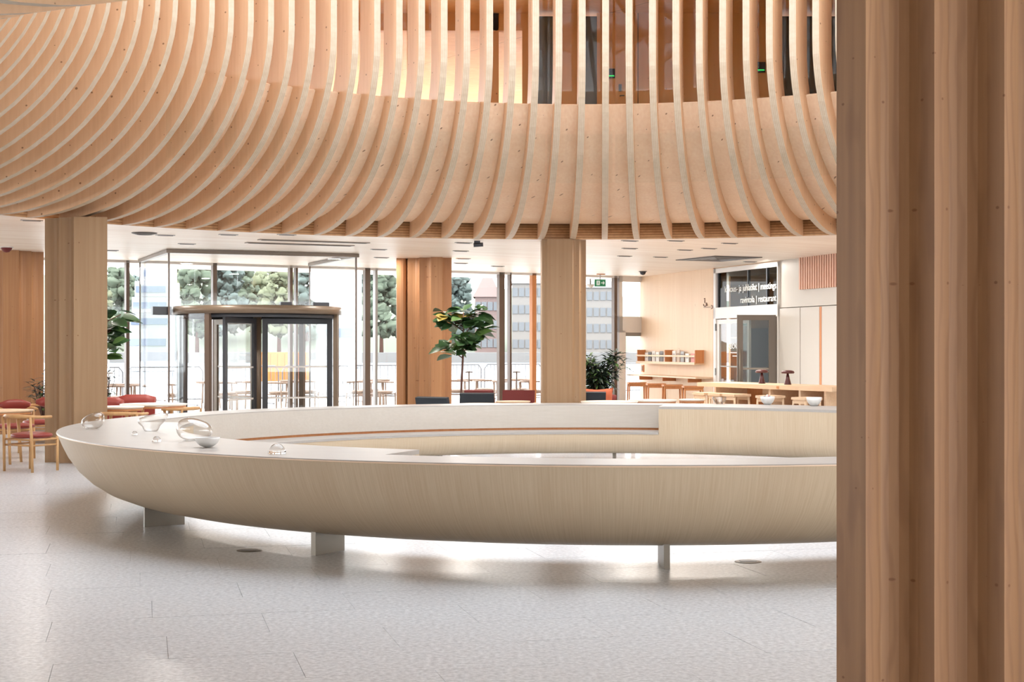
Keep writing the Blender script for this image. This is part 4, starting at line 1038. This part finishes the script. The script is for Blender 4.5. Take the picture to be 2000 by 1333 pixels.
tn = ['far left pale tree by the ochre pillar', 'green tree left of the reflection ship', 'bluish tree behind the reflection ship', 'pale tree above the revolving door left side', 'green tree above the revolving door left', 'bluish tree above the revolving door centre', 'green tree above the door canopy centre', 'pale yellowish tree above the door canopy', 'second pale tree above the door canopy', 'bluish tree right of the canopy trees', 'green tree behind the reflection block', 'bluish tree right of the reflection block', 'green tree left of the fluted pillar', 'bluish tree right of the fluted pillar', 'low green tree left of the red roofed house', 'low bluish tree before the stone house']
for i, ((x, h, r, k), l) in enumerate(zip(tl, tn)): tree(l + ' on the far shore', gx(x, 345 + (i % 4) * 24), 345 + (i % 4) * 24, (h + 2) * (1 + (i % 4) * .07), r * .78, k, 40 + i)
# ship and block modelled solid, standing in for reflections in the vestibule glass
def far_block(name, label, x0, x1, D, h, bands, cat, roof=None, grid=None):
    X0, X1 = gx(x0, D), gx(x1, D); c = thing(name, label, cat, ((X0 + X1) / 2, D, -1.9 if D < 330 else .2)); W = X1 - X0
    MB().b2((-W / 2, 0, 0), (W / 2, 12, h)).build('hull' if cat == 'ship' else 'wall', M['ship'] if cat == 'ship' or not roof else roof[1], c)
    bm_ = plain('blue_band', srgb(88, 100, 122), .4)
    for a, b in bands: MB().b2((-W / 2 + .3, -.15, a), (W / 2 - .3, -.001, b)).build('window_band', bm_, c)
    if roof: 
        mb = MB(); mb.add([(-W / 2 - .5, -.5, h), (W / 2 + .5, -.5, h), (W / 2 + .5, 12.5, h), (-W / 2 - .5, 12.5, h), (-W / 2 + 2, 6, h + roof[0]), (W / 2 - 2, 6, h + roof[0])], [(0, 1, 5, 4), (2, 3, 4, 5), (1, 2, 5), (3, 0, 4)]); mb.build('roof', roof[2], c)
    if grid:
        nx, nz_ = grid; pm = plain('far_window', srgb(92, 96, 100), .4); wmesh = None
        for i in range(nx):
            for j in range(nz_):
                if wmesh is None: wmesh = MB().b2((-.6, -.2, -1), (.6, -.001, 1)).build('window', pm, c)
                o = wmesh if i + j == 0 else link(wmesh)
                o.location = (-W / 2 + (i + .5) * W / nx, 0, h * (j + .5) / nz_)
    return c
shp = far_block('reflection_ship', 'ship with blue bands standing in for a white reflection left of the revolving door', 246, 328, 210, 6, ((3.6, 4.6),), 'ship')
for k, (x0_, x1_, z0_) in enumerate(((-2.7, 2.9, 6), (-2.5, 2.6, 8.3), (-2.2, 2.4, 10.6), (-1.6, 2.0, 12.9))):
    MB().b2((x0_, 1 + .4 * k, z0_), (x1_, 10, z0_ + 2.25)).build('deck', M['ship'], shp); MB().b2((x0_ + .2, .9 + .4 * k, z0_ + .6), (x1_ - .2, .999 + .4 * k, z0_ + 1.5)).build('window_band', plain('deck_band', srgb(88, 100, 122), .4), shp)
MB().lathe([(.001, 15.1), (.9, 15.1), (.7, 17.5), (.001, 17.5)], 12, 0, (.6, 5, 0)).build('funnel', M['ship'], shp)
far_block('reflection_block', 'block with blue bands standing in for a white reflection right of the revolving door', 622, 692, 240, 16, ((5, 6.4), (11, 12.4), (13.4, 14.6)), 'building')
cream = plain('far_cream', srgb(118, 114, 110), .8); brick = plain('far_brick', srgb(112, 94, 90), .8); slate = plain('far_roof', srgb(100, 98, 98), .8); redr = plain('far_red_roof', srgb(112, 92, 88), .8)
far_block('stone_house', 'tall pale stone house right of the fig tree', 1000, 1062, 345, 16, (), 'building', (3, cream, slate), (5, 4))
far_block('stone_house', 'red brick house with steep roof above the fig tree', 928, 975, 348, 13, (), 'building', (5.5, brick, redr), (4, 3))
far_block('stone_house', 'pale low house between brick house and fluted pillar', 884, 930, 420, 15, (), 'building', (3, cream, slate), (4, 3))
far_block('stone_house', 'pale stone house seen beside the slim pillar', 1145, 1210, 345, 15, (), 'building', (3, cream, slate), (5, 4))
yc = thing('orange_container', 'orange shipping container on the quay behind the revolving door', 'container', (gx(548, 46.5), 46.5, -.03), R(30))
om = plain('container_orange', srgb(186, 112, 56), .7)
MB().box((0, 0, 1.0), (1.6, .9, .9)).build('box', om, yc)
for k in range(7): MB().box((-.69 + k * .23, -.455, 1.0), (.08, .03, .8)).build('corrugation', om, yc)
for s_ in (-1, 1): MB().box((s_ * .6, 0, .27), (.12, .7, .55)).build('stand', M['grey'], yc)
# crowd barriers
bar_m = plain('barrier_steel', srgb(96, 98, 102), .5, .0)
bp_ = thing('crowd_barrier', 'x', 'barrier', (0, 0, -.03), 0, 'steel crowd barriers along the quay')
mb = MB(); mb.tube([(-1.05, 0, .08), (-1.05, 0, .95), (-.95, 0, 1.08), (.95, 0, 1.08), (1.05, 0, .95), (1.05, 0, .08)], .022, 6); mb.tube([(-1.05, 0, .2), (1.05, 0, .2)], .02, 6); mb.build('frame', bar_m, bp_)
vb = MB().tube([(0, 0, .2), (0, 0, 1.08)], .009, 4).build('bar', bar_m, bp_)
for k in range(16):
    o = vb if k == 0 else link(vb)
    o.location = (-.95 + k * .127, 0, 0)
for s_ in (-.8, .8): MB().box((s_, 0, .04), (.05, .5, .04)).build('foot', bar_m, bp_)
nb = 13; names = ['first', 'second', 'third', 'fourth', 'fifth', 'sixth', 'seventh', 'eighth', 'ninth', 'tenth', 'eleventh', 'twelfth', 'thirteenth']
for i in range(nb):
    u, v = prim(cpx - 6.6 + i * 2.22, YF + 8.5)
    l = 'steel crowd barrier outside, %s from the left' % names[i]
    if i == 0: bp_.location = (u, v, -.03); bp_.rotation_euler = (0, 0, FANG); bp_['label'] = l
    else: dup(bp_, (u, v, -.03), FANG, l)
# terrace chairs and tables
M['grey_wood'] = wood('daylit_wood', srgb(136, 116, 102), srgb(112, 92, 80), (20, 20, 3), .7, 0)  # dulled colour stands in for wood washed out by outdoor light
oc = arm_chair('x', 0, 0, 0, 'grey_wood', False, 'wooden terrace chairs', 'grey_wood')
oc.name = 'terrace_chair'
tsp = [(228, 34.0, 20), (262, 34.6, -30), (330, 36.0, 160), (440, 37.2, 30), (470, 38.4, -60), (545, 37.6, 150), (600, 38.6, 20), (700, 38.4, -20), (722, 39.6, 170), (748, 38.2, 40), (893, 39.4, 10), (945, 40.2, 190), (985, 39.2, 100), (1015, 40.4, -30), (1040, 39.0, 60)]
where = ['left of the first mullion', 'just right of the first mullion', 'seen through the vestibule left side', 'seen through the revolving door left wing', 'seen left of the door centre post', 'seen through the revolving door right wing', 'seen in the right of the revolving door', 'left of the double mullion by the fluted pillar', 'behind the double mullion by the fluted pillar', 'next to the fluted pillar', 'just right of the fluted pillar', 'behind the dark blue chair by the fig', 'behind the thick mullion right of the fig', 'right of the thick mullion', 'nearest the slim pillar outdoors']
for i, ((x, D, a), wh) in enumerate(zip(tsp, where)):
    l = 'pale wooden terrace chair outside, ' + wh
    if i == 0: oc.location = (gx(x, D), D, -.03); oc.rotation_euler = (0, 0, R(a)); oc['label'] = l
    else: dup(oc, (gx(x, D), D, -.03), R(a), l)
for x, D, l in ((246, 36.3, 'left of the vestibule'), (412, 38.8, 'behind the revolving door left wing'), (575, 39.9, 'behind the revolving door right wing'), (735, 41.1, 'behind the double mullion'), (920, 41.4, 'behind the fig tree'), (1005, 41.8, 'behind the thick mullion')):
    t = round_table('round wooden terrace table outside, ' + l, gx(x, D), D, .4, .72, 'grey_wood', 'terrace tables'); t.location.z = -.03
for x, D, l in ((916, 37.6, 'behind the fig tree'), (1009, 37.6, 'right of the thick mullion'), (212, 36.0, 'near the ochre pillar')):
    po = thing('bollard_post', 'thin metal post with a crossbar on the terrace, ' + l, 'post', (gx(x, D), D, -.03), R(20), 'thin terrace posts')
    MB().tube([(0, 0, 0), (0, 0, 1.0 if x > 300 else 1.4)], .02, 6).build('pole', M['brown_frame'] if x > 300 else M['grey'], po); MB().tube([(-.1, 0, .98), (.1, 0, .98)], .015, 6).build('crossbar', M['brown_frame'], po)
